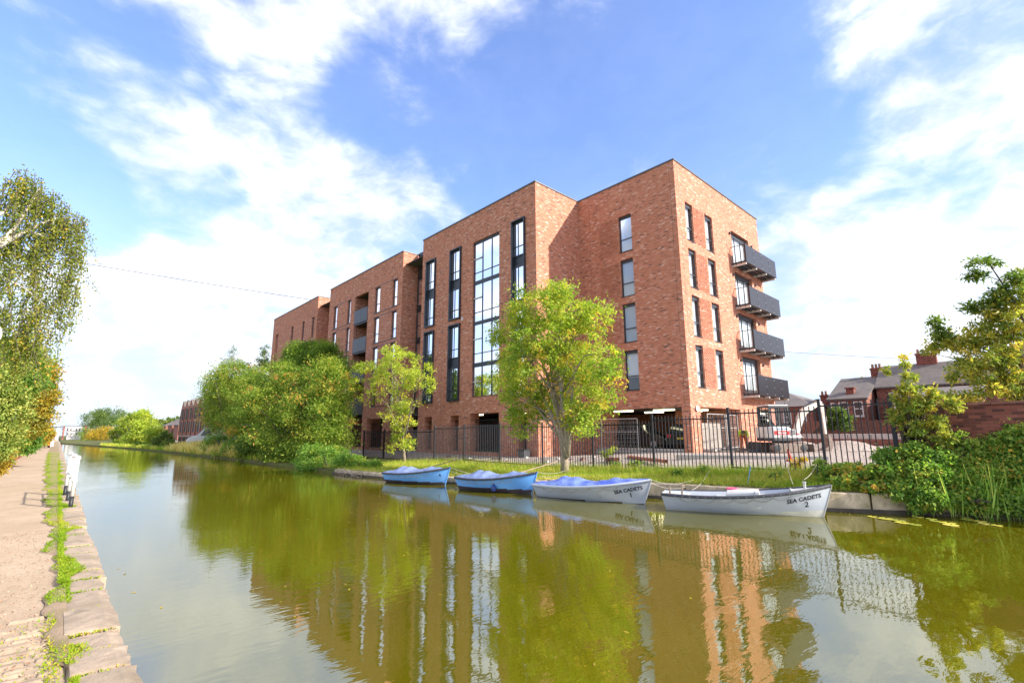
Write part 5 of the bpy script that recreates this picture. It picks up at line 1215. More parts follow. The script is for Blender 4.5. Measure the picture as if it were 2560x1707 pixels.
def cars():
    def car(name, label, p, rz, paint, L_=4.2, W=1.78, H=1.48, kind='hatch', plate=None):
        t = thing(name, label, 'van' if kind == 'van' else 'car', p, rz)
        hw = W/2; bz = .24
        if kind == 'van': prof = [(-L_/2, bz), (-L_/2, H*.98), (L_*.16, H), (L_*.30, H*.62), (L_*.47, H*.5), (L_/2, H*.30), (L_/2, bz)]; belt = .52
        else: prof = [(-L_/2, bz), (-L_/2-.02, H*.50), (-L_/2+.10, H*.62), (L_*.18, H*.62), (L_*.42, H*.53), (L_/2, H*.42), (L_/2+.02, bz+.05), (L_/2-.05, bz)]; belt = .62
        g = MB(); g.prism([(x, -hw, z) for x, z in prof], (0, W, 0)); bevel(g.build('body', M[paint], t, local=True), .06, 3)
        if kind != 'van':
            x0, x1, r0, r1 = -L_/2+.06, L_*.22, -L_/2+.42, L_*.04
            if kind == 'suv': r0 = -L_/2+.16
            b0, b1 = H*.61, H
            g = MB(); g.hexa([(x0, -hw+.04, b0), (x1, -hw+.04, b0), (x1, hw-.04, b0), (x0, hw-.04, b0), (r0, -hw+.20, b1), (r1, -hw+.20, b1), (r1, hw-.20, b1), (r0, hw-.20, b1)]); bevel(g.build('cabin', M[paint], t, local=True), .05, 2)
            for sd in (-1, 1):
                for f0, f1 in ((.10, .50), (.54, .92)):
                    q = []
                    for f, zf_ in ((f0, .14), (f1, .14), (f1-.05, .86), (f0+.05, .86)):
                        xa = x0+(x1-x0)*f; xb_ = r0+(r1-r0)*f; zz = b0+(b1-b0)*zf_; yy = (hw-.04)+((hw-.20)-(hw-.04))*zf_+.006; q.append((xa+(xb_-xa)*zf_, sd*yy, zz))
                    g = MB(); g.prism(q, (0, sd*.006, 0)); g.build('side_window', M['car_glass'], t, local=True)
            for (xa, xb_, sg) in ((x0, r0, -1), (x1, r1, 1)):
                q = []
                for yy, zf_ in ((-.85, .12), (.85, .12), (.85, .88), (-.85, .88)):
                    w_ = (hw-.04)+((hw-.20)-(hw-.04))*zf_; q.append((xa+(xb_-xa)*zf_+sg*.008, yy*w_, b0+(b1-b0)*zf_))
                g = MB(); g.prism(q, (sg*.006, 0, 0)); g.build('rear_window' if sg < 0 else 'windscreen', M['car_glass'], t, local=True)
        else:
            g = MB(); g.prism([(L_*.175, -hw*.86, H*.95), (L_*.175, hw*.86, H*.95), (L_*.30, hw*.9, H*.645), (L_*.30, -hw*.9, H*.645)], (.02, 0, .02)); g.build('windscreen', M['car_glass'], t, local=True)
            for sd in (-1, 1):
                g = MB(); g.prism([(L_*.02, sd*(hw+.004), H*.60), (L_*.24, sd*(hw+.004), H*.60), (L_*.17, sd*(hw+.004), H*.88), (L_*.02, sd*(hw+.004), H*.88)], (0, sd*.006, 0)); g.build('side_window', M['car_glass'], t, local=True)
        for sx in (-.31, .32):
            for sd in (-1, 1):
                g = MB(); c_ = (L_*sx, sd*(hw-.10), .32); g.lathe([(.20, -.10), (.30, -.11), (.32, -.08), (.32, .08), (.30, .11), (.20, .10)], c_, 18, 'Y'); w_ = g.build('wheel', M['tyre'], t, local=True)
                g = MB(); g.lathe([(.05, .0), (.20, .01), (.21, .03)] if sd > 0 else [(.21, -.03), (.20, -.01), (.05, 0)], (c_[0], c_[1]+sd*.085, .32), 14, 'Y'); g.build('rim', M['rim'], w_, local=True)
        for sd in (-1, 1):
            g = MB(); g.box(-L_/2-.035, -L_/2+.05, sd*hw*.82-.10, sd*hw*.82+.10, H*.46, H*.60); g.build('tail_lamp', M['lamp_red'], t, local=True)
            g = MB(); g.box(L_/2-.06, L_/2+.025, sd*hw*.72-.16, sd*hw*.72+.16, H*.35, H*.42); g.build('headlight', M['lamp_clear'], t, local=True)
        if plate: g = MB(); g.box(-L_/2-.045, -L_/2-.02, -.26, .26, H*.40, H*.40+.11); g.build('number_plate', M['plate_yellow'], t, local=True)
        return t
    p = at(1562, 1100, X=28.0); car('parked_car', 'black car parked side-on under the right block', (28.2, 18.1, .99), R(-90), 'car_black', 4.3, 1.8, 1.55, 'suv')
    car('parked_car', 'black hatchback with yellow number plate, tail towards the canal under the right block', (29.4, 15.35, .99), R(12), 'car_black', 4.0, 1.78, 1.50, 'hatch', True)
    car('parked_car', 'dark car behind the railings of the wide main block opening', (24.6, 25.2, .64), R(20), 'car_black', 4.1, 1.75, 1.46, 'hatch', True)
    car('parked_car', 'silver car parked behind the fence under the balconies of the left block', (23.9, 43.6, .64), R(-96), 'car_silver', 4.1, 1.75, 1.45, 'hatch')
    car('parked_van', 'white van on the bank road by the sawtooth houses', tuple(at(530, 1108, Y=66.0)*np.array([1, 1, 0])+np.array([0, 0, .45])), R(168), 'car_white', 5.0, 1.95, 2.3, 'van')
    q = at(103, 1110, Y=88); car('parked_car', 'small dark red car far down the towpath', (q[0], 88, TZ), R(90), 'car_red', 3.8, 1.7, 1.45, 'hatch')
cars()
# ---- excavator
ex = thing('mini_excavator', 'white and red mini excavator standing behind the fence', 'excavator', (28.4, 9.75, .93), math.atan2(-.60, .80))
def E(name, mb, mat, par=None, bv=0): 
    o_ = mb.build(name, M[mat], par or ex, local=True)
    if bv: bevel(o_, bv, 2)
    return o_
for sd in (-1, 1):
    pr = [(-.95, .22), (-.80, .02), (.80, .02), (.95, .22), (.95, .34), (.80, .50), (-.80, .50), (-.95, .34)]
    g = MB(); g.prism([(x, sd*.62-.16, z) for x, z in pr], (0, .32, 0)); tr = E('track', g, 'digger_rust', None, .04)
    for k in range(9): g = MB(); g.box(-.80+k*.2-.03, -.80+k*.2+.03, sd*.62-.165, sd*.62+.165, .49, .525); E('track_pad', g, 'digger_rust', tr)
    for xx in (-.72, .72): g = MB(); g.lathe([(.05, -.03), (.17, -.02), (.17, .02), (.05, .03)], (xx, sd*.79, .26), 14, 'Y'); E('wheel', g, 'digger_dark', tr)
g = MB(); g.hexa([(1.25, -.85, .05), (1.33, -.85, .05), (1.33, .85, .05), (1.25, .85, .05), (1.16, -.85, .45), (1.24, -.85, .45), (1.24, .85, .45), (1.16, .85, .45)]); bl_ = E('dozer_blade', g, 'digger_rust', None, .01)
for sd in (-1, 1): g = MB(); g.bar((.6, sd*.35, .3), (1.2, sd*.35, .25), .09); E('blade_arm', g, 'digger_rust', bl_)
g = MB(); g.lathe([(.42, .50), (.42, .60), (.36, .62)], (0, 0, 0), 20); E('slew_ring', g, 'digger_dark')
hp = [(-1.02, -.45), (-.85, -.78), (.55, -.78), (.90, -.40), (.90, .40), (.55, .78), (-.85, .78), (-1.02, .45)]
g = MB(); g.prism([(x, y, .60) for x, y in hp], (0, 0, .16)); E('chassis', g, 'digger_dark', None, .03)
g = MB(); g.prism([(-1.04, -.47, .76), (-.86, -.80, .76), (.0, -.80, .76), (.0, .80, .76), (-.86, .80, .76), (-1.04, .47, .76)], (0, 0, .58)); hs_ = E('engine_cover', g, 'digger_white', None, .05)
g = MB(); g.hexa([(0.0, -.80, .76), (.95, -.55, .76), (.95, -.1, .76), (.0, -.1, .76), (0.0, -.78, 1.32), (.85, -.50, .98), (.85, -.1, .98), (.0, -.1, 1.32)]); E('side_cover', g, 'digger_white', None, .04)
g = MB(); g.prism([(.05, -.803, .98), (.86, -.585, .93), (.60, -.655, 1.01), (.05, -.798, 1.05)], (0, -.01, 0)); E('red_flash', g, 'digger_red', hs_)
g = MB(); g.box(-.84, -.02, -.815, -.803, .93, 1.13); E('red_band', g, 'digger_red', hs_)
g = MB(); g.box(.06, .34, -.812, -.80, .90, 1.20); E('vent', g, 'digger_white', hs_)
for k in range(6): g = MB(); g.box(.08, .32, -.822, -.813, .92+k*.045, .945+k*.045); E('louvre', g, 'digger_dark', hs_)
for s_, sz, x, z, mt_ in (('Bobcat', .17, -.40, 1.03, 'print_white'), ('SERVICES', .13, -.43, 1.225, 'print_blue'), ('550 121', .11, -.36, .84, 'print_black')):
    me = text_mesh(s_, sz, 'lettering', bold=.004)
    for v in me.vertices: v.co = Vector((x+v.co.x, -.8175 if mt_ == 'print_white' else -.8045, z+v.co.y))
    obj('lettering', me, M[mt_], hs_, local=True)
cf = MB(); X0, X1, Y0, Y1, Z0, Z1 = -.88, .30, -.52, .42, 1.34, 2.42
for x, y in ((X0, Y0), (X1, Y0), (X0, Y1), (X1, Y1), (-.35, Y0)): cf.bar((x, y, Z0), (x+(.05 if x < 0 else -.12), y, Z1), .08)
for y in (Y0, Y1): cf.bar((X0, y, Z0+.03), (X1, y, Z0+.03), .10); cf.bar((X0+.05, y, Z1-.04), (X1-.12, y, Z1-.04), .09)
for x in (X0+.02, X1-.05): cf.bar((x, Y0, Z1-.04), (x, Y1, Z1-.04), .08); cf.bar((x, Y0, Z0+.1), (x, Y1, Z0+.1), .2)
cb = E('cab', cf, 'digger_dark')
g = MB(); g.box(X0, X1-.06, Y0-.04, Y1+.04, Z1, Z1+.07); E('cab_roof', g, 'digger_white', cb, .03)
for q in ([(X0+.06, Y0, Z0+.1), (-.38, Y0, Z0+.1), (-.36, Y0, Z1-.08), (X0+.08, Y0, Z1-.08)], [(-.32, Y0, Z0+.1), (X1-.05, Y0, Z0+.1), (X1-.15, Y0, Z1-.08), (-.32, Y0, Z1-.08)], [(X0+.05, Y0+.05, Z0+.2), (X0+.05, Y1-.05, Z0+.2), (X0+.07, Y1-.05, Z1-.08), (X0+.07, Y0+.05, Z1-.08)], [(X0+.06, Y1, Z0+.1), (X1-.05, Y1, Z0+.1), (X1-.15, Y1, Z1-.08), (X0+.08, Y1, Z1-.08)]):
    g = MB(); g.face(q); E('cab_glass', g, 'window_glass', cb)
g = MB(); g.hexa([(-.65, -.25, 1.2), (-.2, -.25, 1.2), (-.2, .2, 1.2), (-.65, .2, 1.2), (-.75, -.22, 1.85), (-.62, -.22, 1.85), (-.62, .17, 1.85), (-.75, .17, 1.85)]); E('seat', g, 'digger_dark', cb, .05)
def beam(name, pts, w_, hts, mat):
    g = MB(); n = len(pts)
    for i in range(n-1):
        (xa, za), (xb_, zb) = pts[i], pts[i+1]; d = Vector((xb_-xa, 0, zb-za)).normalized(); nn = Vector((-d.z, 0, d.x)); ha, hb_ = hts[i], hts[i+1]
        A, B_ = Vector((xa, 0, za)), Vector((xb_, 0, zb)); yv = Vector((0, w_/2, 0))
        g.hexa([A-nn*ha/2-yv, B_-nn*hb_/2-yv, B_-nn*hb_/2+yv, A-nn*ha/2+yv, A+nn*ha/2-yv, B_+nn*hb_/2-yv, B_+nn*hb_/2+yv, A+nn*ha/2+yv])
    return E(name, g, mat, None, .015)
beam('boom', [(.85, .85), (1.22, 1.75), (1.50, 2.18), (2.45, 2.62)], .20, [.26, .34, .36, .20], 'digger_arm')
beam('dipper_arm', [(2.30, 2.78), (2.52, 2.55), (2.62, 1.75), (2.60, .95)], .17, [.14, .26, .24, .14], 'digger_arm')
for a, b in (((.95, .75), (1.50, 1.75)), ((1.55, 2.38), (2.30, 2.80)), ((2.66, 2.35), (2.74, 1.25))):
    g = MB(); A, B_ = Vector((a[0], 0, a[1])), Vector((b[0], 0, b[1])); g.tube([A, A.lerp(B_, .6)], .05, 9); g.tube([A.lerp(B_, .6), B_], .028, 9); E('hydraulic_ram', g, 'digger_dark')
g = MB(); pf = [(2.55, .95), (2.72, .85), (2.85, .55), (2.78, .20), (2.50, .06), (2.30, .14), (2.52, .30), (2.62, .55), (2.50, .80)]
g.prism([(x, -.22, z) for x, z in pf], (0, .44, 0)); bk_ = E('bucket', g, 'digger_rust', None, .01)
for k in range(4): g = MB(); g.bar((2.34, -.18+k*.12, .13), (2.20, -.18+k*.12, .10), .035); E('tooth', g, 'digger_rust', bk_)
g = MB(); g.bar((.42, -.05, 2.0), (.42, -.05, 2.75), .02); E('aerial', g, 'digger_dark')
# spare bucket on the ground by the worker
sb_ = thing('digger_bucket', 'black toothed digger bucket lying by the kneeling worker', 'bucket', (27.35, 11.05, .95), R(-35))
g = MB(); pf = [(-.36, .0), (.30, .0), (.42, .18), (.38, .52), (.26, .55), (.24, .20), (-.30, .10)]; g.prism([(x, -.55, z) for x, z in pf], (0, 1.1, 0)); bevel(g.build('shell', M['digger_dark'], sb_, local=True), .015)
for k in range(5): g = MB(); g.hexa([(-.55, -.50+k*.24, .02), (-.34, -.52+k*.24, .0), (-.34, -.44+k*.24, .0), (-.55, -.47+k*.24, .02), (-.55, -.50+k*.24, .04), (-.34, -.52+k*.24, .09), (-.34, -.44+k*.24, .09), (-.55, -.47+k*.24, .04)]); g.build('tooth', M['digger_rust'], sb_, local=True)
# low concrete kerb wall
ck = thing('kerb_wall', 'low pale concrete kerb wall on the site in front of the excavator', 'wall', (20.5, 8, .8))
P0, P1 = Vector((19.5, 10.9, 0)), Vector((22.0, 5.9, 0)); d = (P1-P0)/6; nn = Vector((d.y, -d.x, 0)).normalized()*-.15
for k in range(6):
    a, b = P0+d*k+d*.006, P0+d*(k+1)-d*.006; g = MB(); g.hexa([a+Vector((0, 0, .6)), b+Vector((0, 0, .6)), b-nn+Vector((0, 0, .6)), a-nn+Vector((0, 0, .6)), a+Vector((0, 0, 1.08)), b+Vector((0, 0, 1.08)), b-nn+Vector((0, 0, 1.08)), a-nn+Vector((0, 0, 1.08))])
    bevel(g.build('concrete_block', M['concrete'], ck), .015)
# drain pipes, marker, debris
for lab, a, b, r_ in (('long terracotta drain pipe lying on the rubble behind the fence', at(1572, 1142, X=19.6), at(1666, 1153, X=18.4), .075), ('short terracotta drain pipe end lying left of the long pipe', at(1517, 1147, X=18.9), at(1545, 1148, X=18.7), .085)):
    a, b = Vector(a), Vector(b); d = (b-a).normalized(); t = thing('drain_pipe', lab, 'pipe', tuple(a)); g = MB(); g.tube([a, b], r_, 14, False); g.tube([b-d*.015, b], r_*.8, 14, False); g.build('barrel', M['terracotta'], t, smooth=True)
    g = MB(); g.tube([a, a+d*.14], r_*1.22, 14); g.build('socket', M['terracotta'], t, smooth=True)
q = at(1976, 1150, X=20.2); mk = thing('road_marker', 'leaning red plastic marker post in front of the excavator', 'marker', tuple(q)); g = MB(); g.tube([q, q+np.array([-.05, .03, .40])], [.06, .04], 10); g.build('post', M['marker_red'], mk, smooth=True)
g = MB(); g.box(q[0]-.11, q[0]+.11, q[1]-.11, q[1]+.11, q[2]-.05, q[2]+.02); g.build('base', M['marker_red'], mk)
rr = random.Random(8)
for k in range(26):
    px, py = rr.uniform(1080, 1500), rr.uniform(1140, 1172); p = at(px, py, X=rr.uniform(17.6, 19.8)); z = gz(p[0], p[1]); s_ = rr.uniform(.06, .17)
    me = MB().hexa([(rr.uniform(-1, -.6)*s_, rr.uniform(-1, -.6)*s_, 0), (rr.uniform(.6, 1)*s_, rr.uniform(-1, -.6)*s_, 0), (rr.uniform(.6, 1)*s_, rr.uniform(.6, 1)*s_, 0), (rr.uniform(-1, -.6)*s_, rr.uniform(.6, 1)*s_, 0), (-.5*s_, -.5*s_, s_*rr.uniform(.4, .8)), (.5*s_, -.5*s_, s_*rr.uniform(.4, .8)), (.5*s_, .5*s_, s_*rr.uniform(.4, .8)), (-.5*s_, .5*s_, s_*rr.uniform(.4, .8))]).mesh('rubble_stone')
    tag(obj('rubble_stone', me, M['concrete_pale'] if k % 3 else M['brick_old'], loc=(p[0], p[1], z-.02)), 'loose lump of rubble on the ground between fence and building', 'rubble', 'loose rubble behind the fence')
for lab, x, y, l in (('grey plank lying on the rubble behind the fence left of the tree', 18.6, 24.0, 1.3), ('second grey plank nearer the main block wall', 19.2, 22.2, 1.0)):
    g = MB(); z = gz(x, y); g.box(x-.1, x+.1, y-l/2, y+l/2, z+.02, z+.07); tag(g.build('plank', M['timber']), lab, 'plank', 'planks on the site')
bn = thing('grey_bin', 'grey plastic bin beside the narrow doorway of the main block', 'bin', (20.2, 21.0, .55)); g = MB(); g.hexa([(20.0, 20.75, .55), (20.45, 20.75, .55), (20.45, 21.2, .55), (20.0, 21.2, .55), (19.95, 20.7, 1.0), (20.5, 20.7, 1.0), (20.5, 21.25, 1.0), (19.95, 21.25, 1.0)]); bevel(g.build('bin_body', M['coping_metal'], bn), .03); g = MB(); g.box(19.93, 20.52, 20.68, 21.27, 1.003, 1.05); g.build('lid', M['frame_grey'], bn)

# ---- worker bending over, hi-vis top (one continuous skin body)
def person():
    t = thing('person', 'worker in a yellow hi-vis top and orange trousers bending over beside the bucket', 'person', (28.05, 11.55, .95), R(205))
    J = {'pelvis': (0, 0, .86, .145), 'belly': (.14, 0, 1.00, .145), 'chest': (.36, 0, 1.10, .155), 'neckb': (.52, 0, 1.10, .075), 'neck': (.58, 0, 1.08, .058), 'head': (.66, 0, 1.06, .095), 'crown': (.77, 0, 1.03, .085),
         'hipL': (-.01, .10, .82, .11), 'kneeL': (.10, .14, .46, .075), 'ankL': (-.02, .15, .09, .050), 'toeL': (.16, .17, .04, .042),
         'hipR': (-.01, -.10, .82, .11), 'kneeR': (.16, -.14, .46, .075), 'ankR': (.06, -.15, .09, .050), 'toeR': (.24, -.17, .04, .042),
         'shL': (.43, .19, 1.10, .072), 'elL': (.46, .24, .82, .050), 'wrL': (.56, .20, .58, .034), 'palmL': (.59, .19, .51, .040),
         'shR': (.43, -.19, 1.10, .072), 'elR': (.40, -.25, .82, .050), 'wrR': (.50, -.20, .58, .034), 'palmR': (.53, -.19, .51, .040)}
    Eg = [('pelvis', 'belly'), ('belly', 'chest'), ('chest', 'neckb'), ('neckb', 'neck'), ('neck', 'head'), ('head', 'crown')]
    for s in 'LR': Eg += [('pelvis', 'hip'+s), ('hip'+s, 'knee'+s), ('knee'+s, 'ank'+s), ('ank'+s, 'toe'+s), ('chest', 'sh'+s), ('sh'+s, 'el'+s), ('el'+s, 'wr'+s), ('wr'+s, 'palm'+s)]
    for s, sg in (('L', 1), ('R', -1)):
        b = Vector(J['palm'+s][:3])
        for k, (dx, dy, l) in enumerate(((.03, .035, .05), (.03, .012, .075), (.015, -.01, .08), (-.002, -.028, .072), (-.018, -.042, .055))):
            J[f'f{k}{s}'] = (b.x+dx, b.y+sg*dy, b.z-l*.55, .012); J[f'g{k}{s}'] = (b.x+dx*1.3+.015, b.y+sg*dy*1.1, b.z-l, .010); Eg += [('palm'+s, f'f{k}{s}'), (f'f{k}{s}', f'g{k}{s}')]
    names = list(J); me = bpy.data.meshes.new('skeleton'); me.from_pydata([J[n][:3] for n in names], [(names.index(a), names.index(b)) for a, b in Eg], [])
    o_ = bpy.data.objects.new('body', me); COL.objects.link(o_)
    md = o_.modifiers.new('skin', 'SKIN'); md.use_smooth_shade = True; ss = o_.modifiers.new('sub', 'SUBSURF'); ss.levels = 1; ss.render_levels = 1
    sv = me.skin_vertices[0].data
    for i, n in enumerate(names): sv[i].radius = (J[n][3],)*2; sv[i].use_root = (n == 'pelvis')
    bpy.context.view_layer.update(); m2 = bpy.data.meshes.new_from_object(o_.evaluated_get(bpy.context.evaluated_depsgraph_get())); bpy.data.objects.remove(o_)
    m2.name = 'body'; b = obj('body', m2, [M['hivis'], M['hivis_orange'], M['skin'], M['boot']], t, True, True)
    for p in m2.polygons:
        c = p.center
        if c.x > .56 and c.z > .9: k = 2
        elif c.z < .12: k = 3
        elif c.z < .80 and c.x > .36: k = 2
        elif c.z < .90 and c.x < .36: k = 1
        else: k = 0
        p.material_index = k
    g = MB(); g.lathe([(.0, .06), (.06, .055), (.095, .02), (.104, -.03), (.098, -.07)], (0, 0, 0), 14); me = g.mesh('hair')
    for v in me.vertices: v.co = Matrix.Rotation(R(40), 3, 'Y') @ v.co + Vector((.70, 0, 1.085))
    obj('hair', me, M['hair'], t, True, True)
    for sg in (-1, 1):
        g = MB(); g.lathe([(.0, -.012), (.016, -.004), (.012, .008), (0, .012)], (.69, sg*.094, 1.03), 8, 'Y'); g.build('ear', M['skin'], b, local=True)
    g = MB(); g.lathe([(.0, -.02), (.014, -.01), (.010, .015), (0, .02)], (.73, 0, .945), 8); g.build('nose', M['skin'], b, local=True)
person()
# ------------------------------------------------------------------ the right-hand brick wall, houses, far buildings
gw_ = thing('garden_wall', 'tall red brick wall behind the brambles at the right end of the fence', 'wall', (17.3, 0, .8))
g = MB(); g.box(17.2, 17.45, -9, 2.80, .3, 2.66); g.build('wall', M['brick_wall_red'], gw_)
g = MB(); yy = -9.0
while yy < 2.7: c_ = MB(); c_.box(17.16, 17.49, yy, yy+.44, 2.663, 2.735); c_.build('coping_brick', M['brick_old'], gw_); yy += .45
def sash(parent, axis, c, u0, u1, z0, z1):
    fr = MB(); f = .09
    def bx_(a, b, p, q, d0=-.03, d1=.03): U(axis, c, a, b, p, q, d0, d1, fr)
    bx_(u0, u0+f, z0, z1); bx_(u1-f, u1, z0, z1); bx_(u0+f, u1-f, z0, z0+f, -.028); bx_(u0+f, u1-f, z1-f, z1, -.028); bx_(u0+f, u1-f, (z0+z1)/2-.04, (z0+z1)/2+.04, -.026)
    w_ = fr.build('window', M['window_white'], parent); g = MB()
    U(axis, c, u0+f*.5, u1-f*.5, z0+f*.5, z1-f*.5, -.012, .004, g); g.build('pane', M['car_glass'], w_)
    g = MB(); U(axis, c, u0-.06, u1+.06, z0-.12, z0, -.08, .02, g); g.build('sill', M['concrete_pale'], w_)
def pitched(name, parent, x0, x1, y0, y1, ze, zr, xr, over=.25, mat='slate'):
    """roof with the ridge along Y"""
    t = .12; y0, y1 = y0-over, y1+over; sl = (zr-ze)/(xr-x0); xa = x0-over; za = ze-over*sl
    g = MB(); g.hexa([(xa, y0, za), (xr, y0, zr), (xr, y1, zr), (xa, y1, za), (xa, y0, za+t), (xr, y0, zr+t), (xr, y1, zr+t), (xa, y1, za+t)])
    r_ = g.build(name, M[mat], parent)
    sl2 = (zr-ze)/(x1-xr); xb_ = x1+over; zb = ze-over*sl2
    g = MB(); g.hexa([(xr+.002, y0, zr), (xb_, y0, zb), (xb_, y1, zb), (xr+.002, y1, zr), (xr+.002, y0, zr+t), (xb_, y0, zb+t), (xb_, y1, zb+t), (xr+.002, y1, zr+t)]); g.build('rear_slope', M[mat], r_)
    g = MB(); g.box(xa-.08, xa+.03, y0, y1, za-.06, za+.04); g.build('gutter', M['gutter'], r_)
    return r_
def gable_house(parent, x0, x1, y0, y1, zb, ze, zr, xr):
    g = MB(); pf = [(x0, zb), (x1, zb), (x1, ze), (xr, zr-.02), (x0, ze)]; g.prism([(x, y0, z) for x, z in pf], (0, y1-y0, 0)); g.build('wall', M['brick_old'], parent)
def chimney(parent, x, y, z0, z1, w_=.55, l=.95, pots=3):
    g = MB(); g.box(x-w_/2, x+w_/2, y-l/2, y+l/2, z0, z1); g.box(x-w_/2-.06, x+w_/2+.06, y-l/2-.06, y+l/2+.06, z1, z1+.16); c_ = g.build('chimney', M['brick_wall_red'], parent)
    for k in range(pots):
        g = MB(); g.lathe([(.13, 0), (.10, .35), (.13, .38), (.12, .42)], (x, y-l/2+.18+k*(l-.36)/max(1, pots-1), z1+.16), 10); g.build('chimney_pot', M['pot_clay'], c_)
HA = thing('terrace_house', 'old brick house with a sweeping slate roof and white sash windows beyond the site', 'house', (58, 12, 1.2))
gable_house(HA, 54, 65, 10.9, 13.9, .8, 5.0, 7.35, 60); pitched('roof', HA, 54, 65, 10.9, 13.9, 5.0, 7.35, 60, .15)
for u0, u1 in ((11.2, 11.95), (12.35, 13.1)): sash(HA, 'X', 53.96, u0, u1, 3.4, 4.75)
sash(HA, 'X', 53.96, 11.4, 12.0, 1.4, 2.6); sash(HA, 'X', 53.96, 13.3, 13.75, 3.8, 4.7)
chimney(HA, 60.2, 10.95, 6.9, 8.15); g = MB(); g.box(55.0, 55.7, 12.0, 12.6, 5.2, 6.05); g.box(54.9, 55.8, 11.9, 12.7, 6.05, 6.15); g.build('chimney', M['brick_wall_red'], HA)
HB_ = thing('terrace_house', 'long brick terrace with slate roof and two chimneys behind the elder shoots', 'house', (60, 3, 1.2))
gable_house(HB_, 57, 65, -9, 10.6, .8, 6.1, 8.35, 60.6); pitched('roof', HB_, 57, 65, -9, 10.6, 6.1, 8.35, 60.6, .12)
chimney(HB_, 60.6, 7.0, 7.9, 9.25, .7, 1.5, 4); chimney(HB_, 60.6, .2, 7.9, 9.25, .7, 1.5, 4)
for u0 in (8.9, 6.0, 3.2, .6): sash(HB_, 'X', 56.96, u0, u0+.8, 4.3, 5.6)
HC = thing('house_wing', 'low brick rear wing with white windows in front of the terrace', 'house', (53, 6, 1.2))
g = MB(); g.box(50, 56.95, 3.2, 8.45, .8, 4.6); g.build('wall', M['brick_old'], HC)
g = MB(); g.hexa([(49.7, 3.0, 4.60), (56.9, 3.0, 5.75), (56.9, 8.6, 5.75), (49.7, 8.6, 4.60), (49.7, 3.0, 4.72), (56.9, 3.0, 5.87), (56.9, 8.6, 5.87), (49.7, 8.6, 4.72)]); g.build('roof', M['slate'], HC)
for u0 in (7.5, 5.9, 4.2): sash(HC, 'X', 49.96, u0, u0+.75, 3.1, 4.4)
HD = thing('brick_house', 'brick house with low hipped roof behind the excavator', 'house', (60, 20, 1.2))
g = MB(); g.box(55, 66, 15.6, 27, .8, 4.55); g.build('wall', M['brick_old'], HD)
g = MB(); a = [(54.6, 15.2, 4.55), (66.4, 15.2, 4.55), (66.4, 27.4, 4.55), (54.6, 27.4, 4.55)]; r0_, r1_ = (60.5, 19.5, 6.4), (60.5, 23.2, 6.4); g.face([a[0], a[1], r0_]); g.face([a[1], a[2], r1_, r0_]); g.face([a[2], a[3], r1_]); g.face([a[3], a[0], r0_, r1_]); g.face(a[::-1]); g.build('roof', M['slate'], HD)
for u0 in (16.2, 17.6, 19.0): sash(HD, 'X', 54.96, u0, u0+.75, 2.9, 4.1)
chimney(HD, 60.5, 15.9, 4.5, 5.75, .5, .7, 2)
# timber fence and retaining wall at the back of the site
tf = thing('timber_fence', 'reddish brown upright board fence in front of the old houses', 'fence', (50, 11, 1.2)); a, b = Vector((50.0, 15.8, 1.0)), Vector((48.6, 3.0, 1.0)); nb = 84
for k in range(nb):
    p = a.lerp(b, k/nb); g = MB(); hh = 1.15+.05*((k*7) % 5)/5; g.box(p.x-.012, p.x+.012, p.y-.066, p.y+.066, .95, 1.75+hh); g.build('board', M['timber_fence'], tf)
rw = thing('retaining_wall', 'low brick retaining wall with a pale concrete band at the back of the site', 'wall', (45, 11, .95)); g = MB(); g.hexa([(46.5, 15.5, .5), (46.8, 15.5, .5), (45.3, 3, .5), (45.0, 3, .5), (46.5, 15.5, 1.45), (46.8, 15.5, 1.45), (45.3, 3, 1.45), (45.0, 3, 1.45)]); g.build('brick_base', M['brick_old'], rw)
for k in range(8):
    f0, f1 = k/8+.002, (k+1)/8-.002; xa, xb_ = 46.47-1.5*f0, 46.47-1.5*f1; ya, yb = 15.5-12.5*f0, 15.5-12.5*f1; g = MB(); g.hexa([(xa, ya, 1.453), (xa+.36, ya, 1.453), (xb_+.36, yb, 1.453), (xb_, yb, 1.453), (xa, ya, 1.85), (xa+.36, ya, 1.85), (xb_+.36, yb, 1.85), (xb_, yb, 1.85)]); g.build('concrete_block', M['concrete_pale'], rw)
shrub('garden_bush', 'rounded dark green bush in front of the old houses behind the fence', 'bush', (48.0, 14.3, 1.0), pblobs([(2100, 1045, 22, 18), (2090, 1030, 16, 12), (2108, 1062, 16, 14), (2075, 1060, 14, 12)], X=47.5), 5000, .16, 'leaf_dark', 401, tint=.5, spread=.28)
tree('green_tree', 'treetop showing over the left shoulder of the terrace roof', 'tree', (80, 19, 1.2), pblobs([(2130, 975, 26, 12), (2165, 955, 16, 8), (2110, 985, 14, 8)], X=80), 2500, .4, 'leaf_olive', 403, tint=.3, trunk_r=.3)
# spoil heaps
for lab, c_, r_, h_ in (('pale heap of spoil behind the fence at the right', (34.0, 8.2), 2.6, .55), ('smaller pale mound left of the excavator bucket', (35.5, 11.0), 1.8, .45)):
    g = MB(); n = 18; rr = random.Random(int(r_*10))
    for i in range(7):
        for j in range(n):
            a = 2*math.pi*j/n; k = i/6; rad = r_*(1-k)*(1+.12*math.sin(3*a+i)); g.v.append((c_[0]+rad*math.cos(a), c_[1]+rad*math.sin(a)*.8, .93+h_*(1-(1-k)**2)*1.0+rr.uniform(-.04, .04)))
    for i in range(6):
        for j in range(n): a = i*n+j; b = i*n+(j+1) % n; g.f.append((a, b, b+n, a+n)); g.m.append(0)
    tag(g.build('spoil_heap', M['site_rubble'], smooth=True), lab, 'spoil heap')

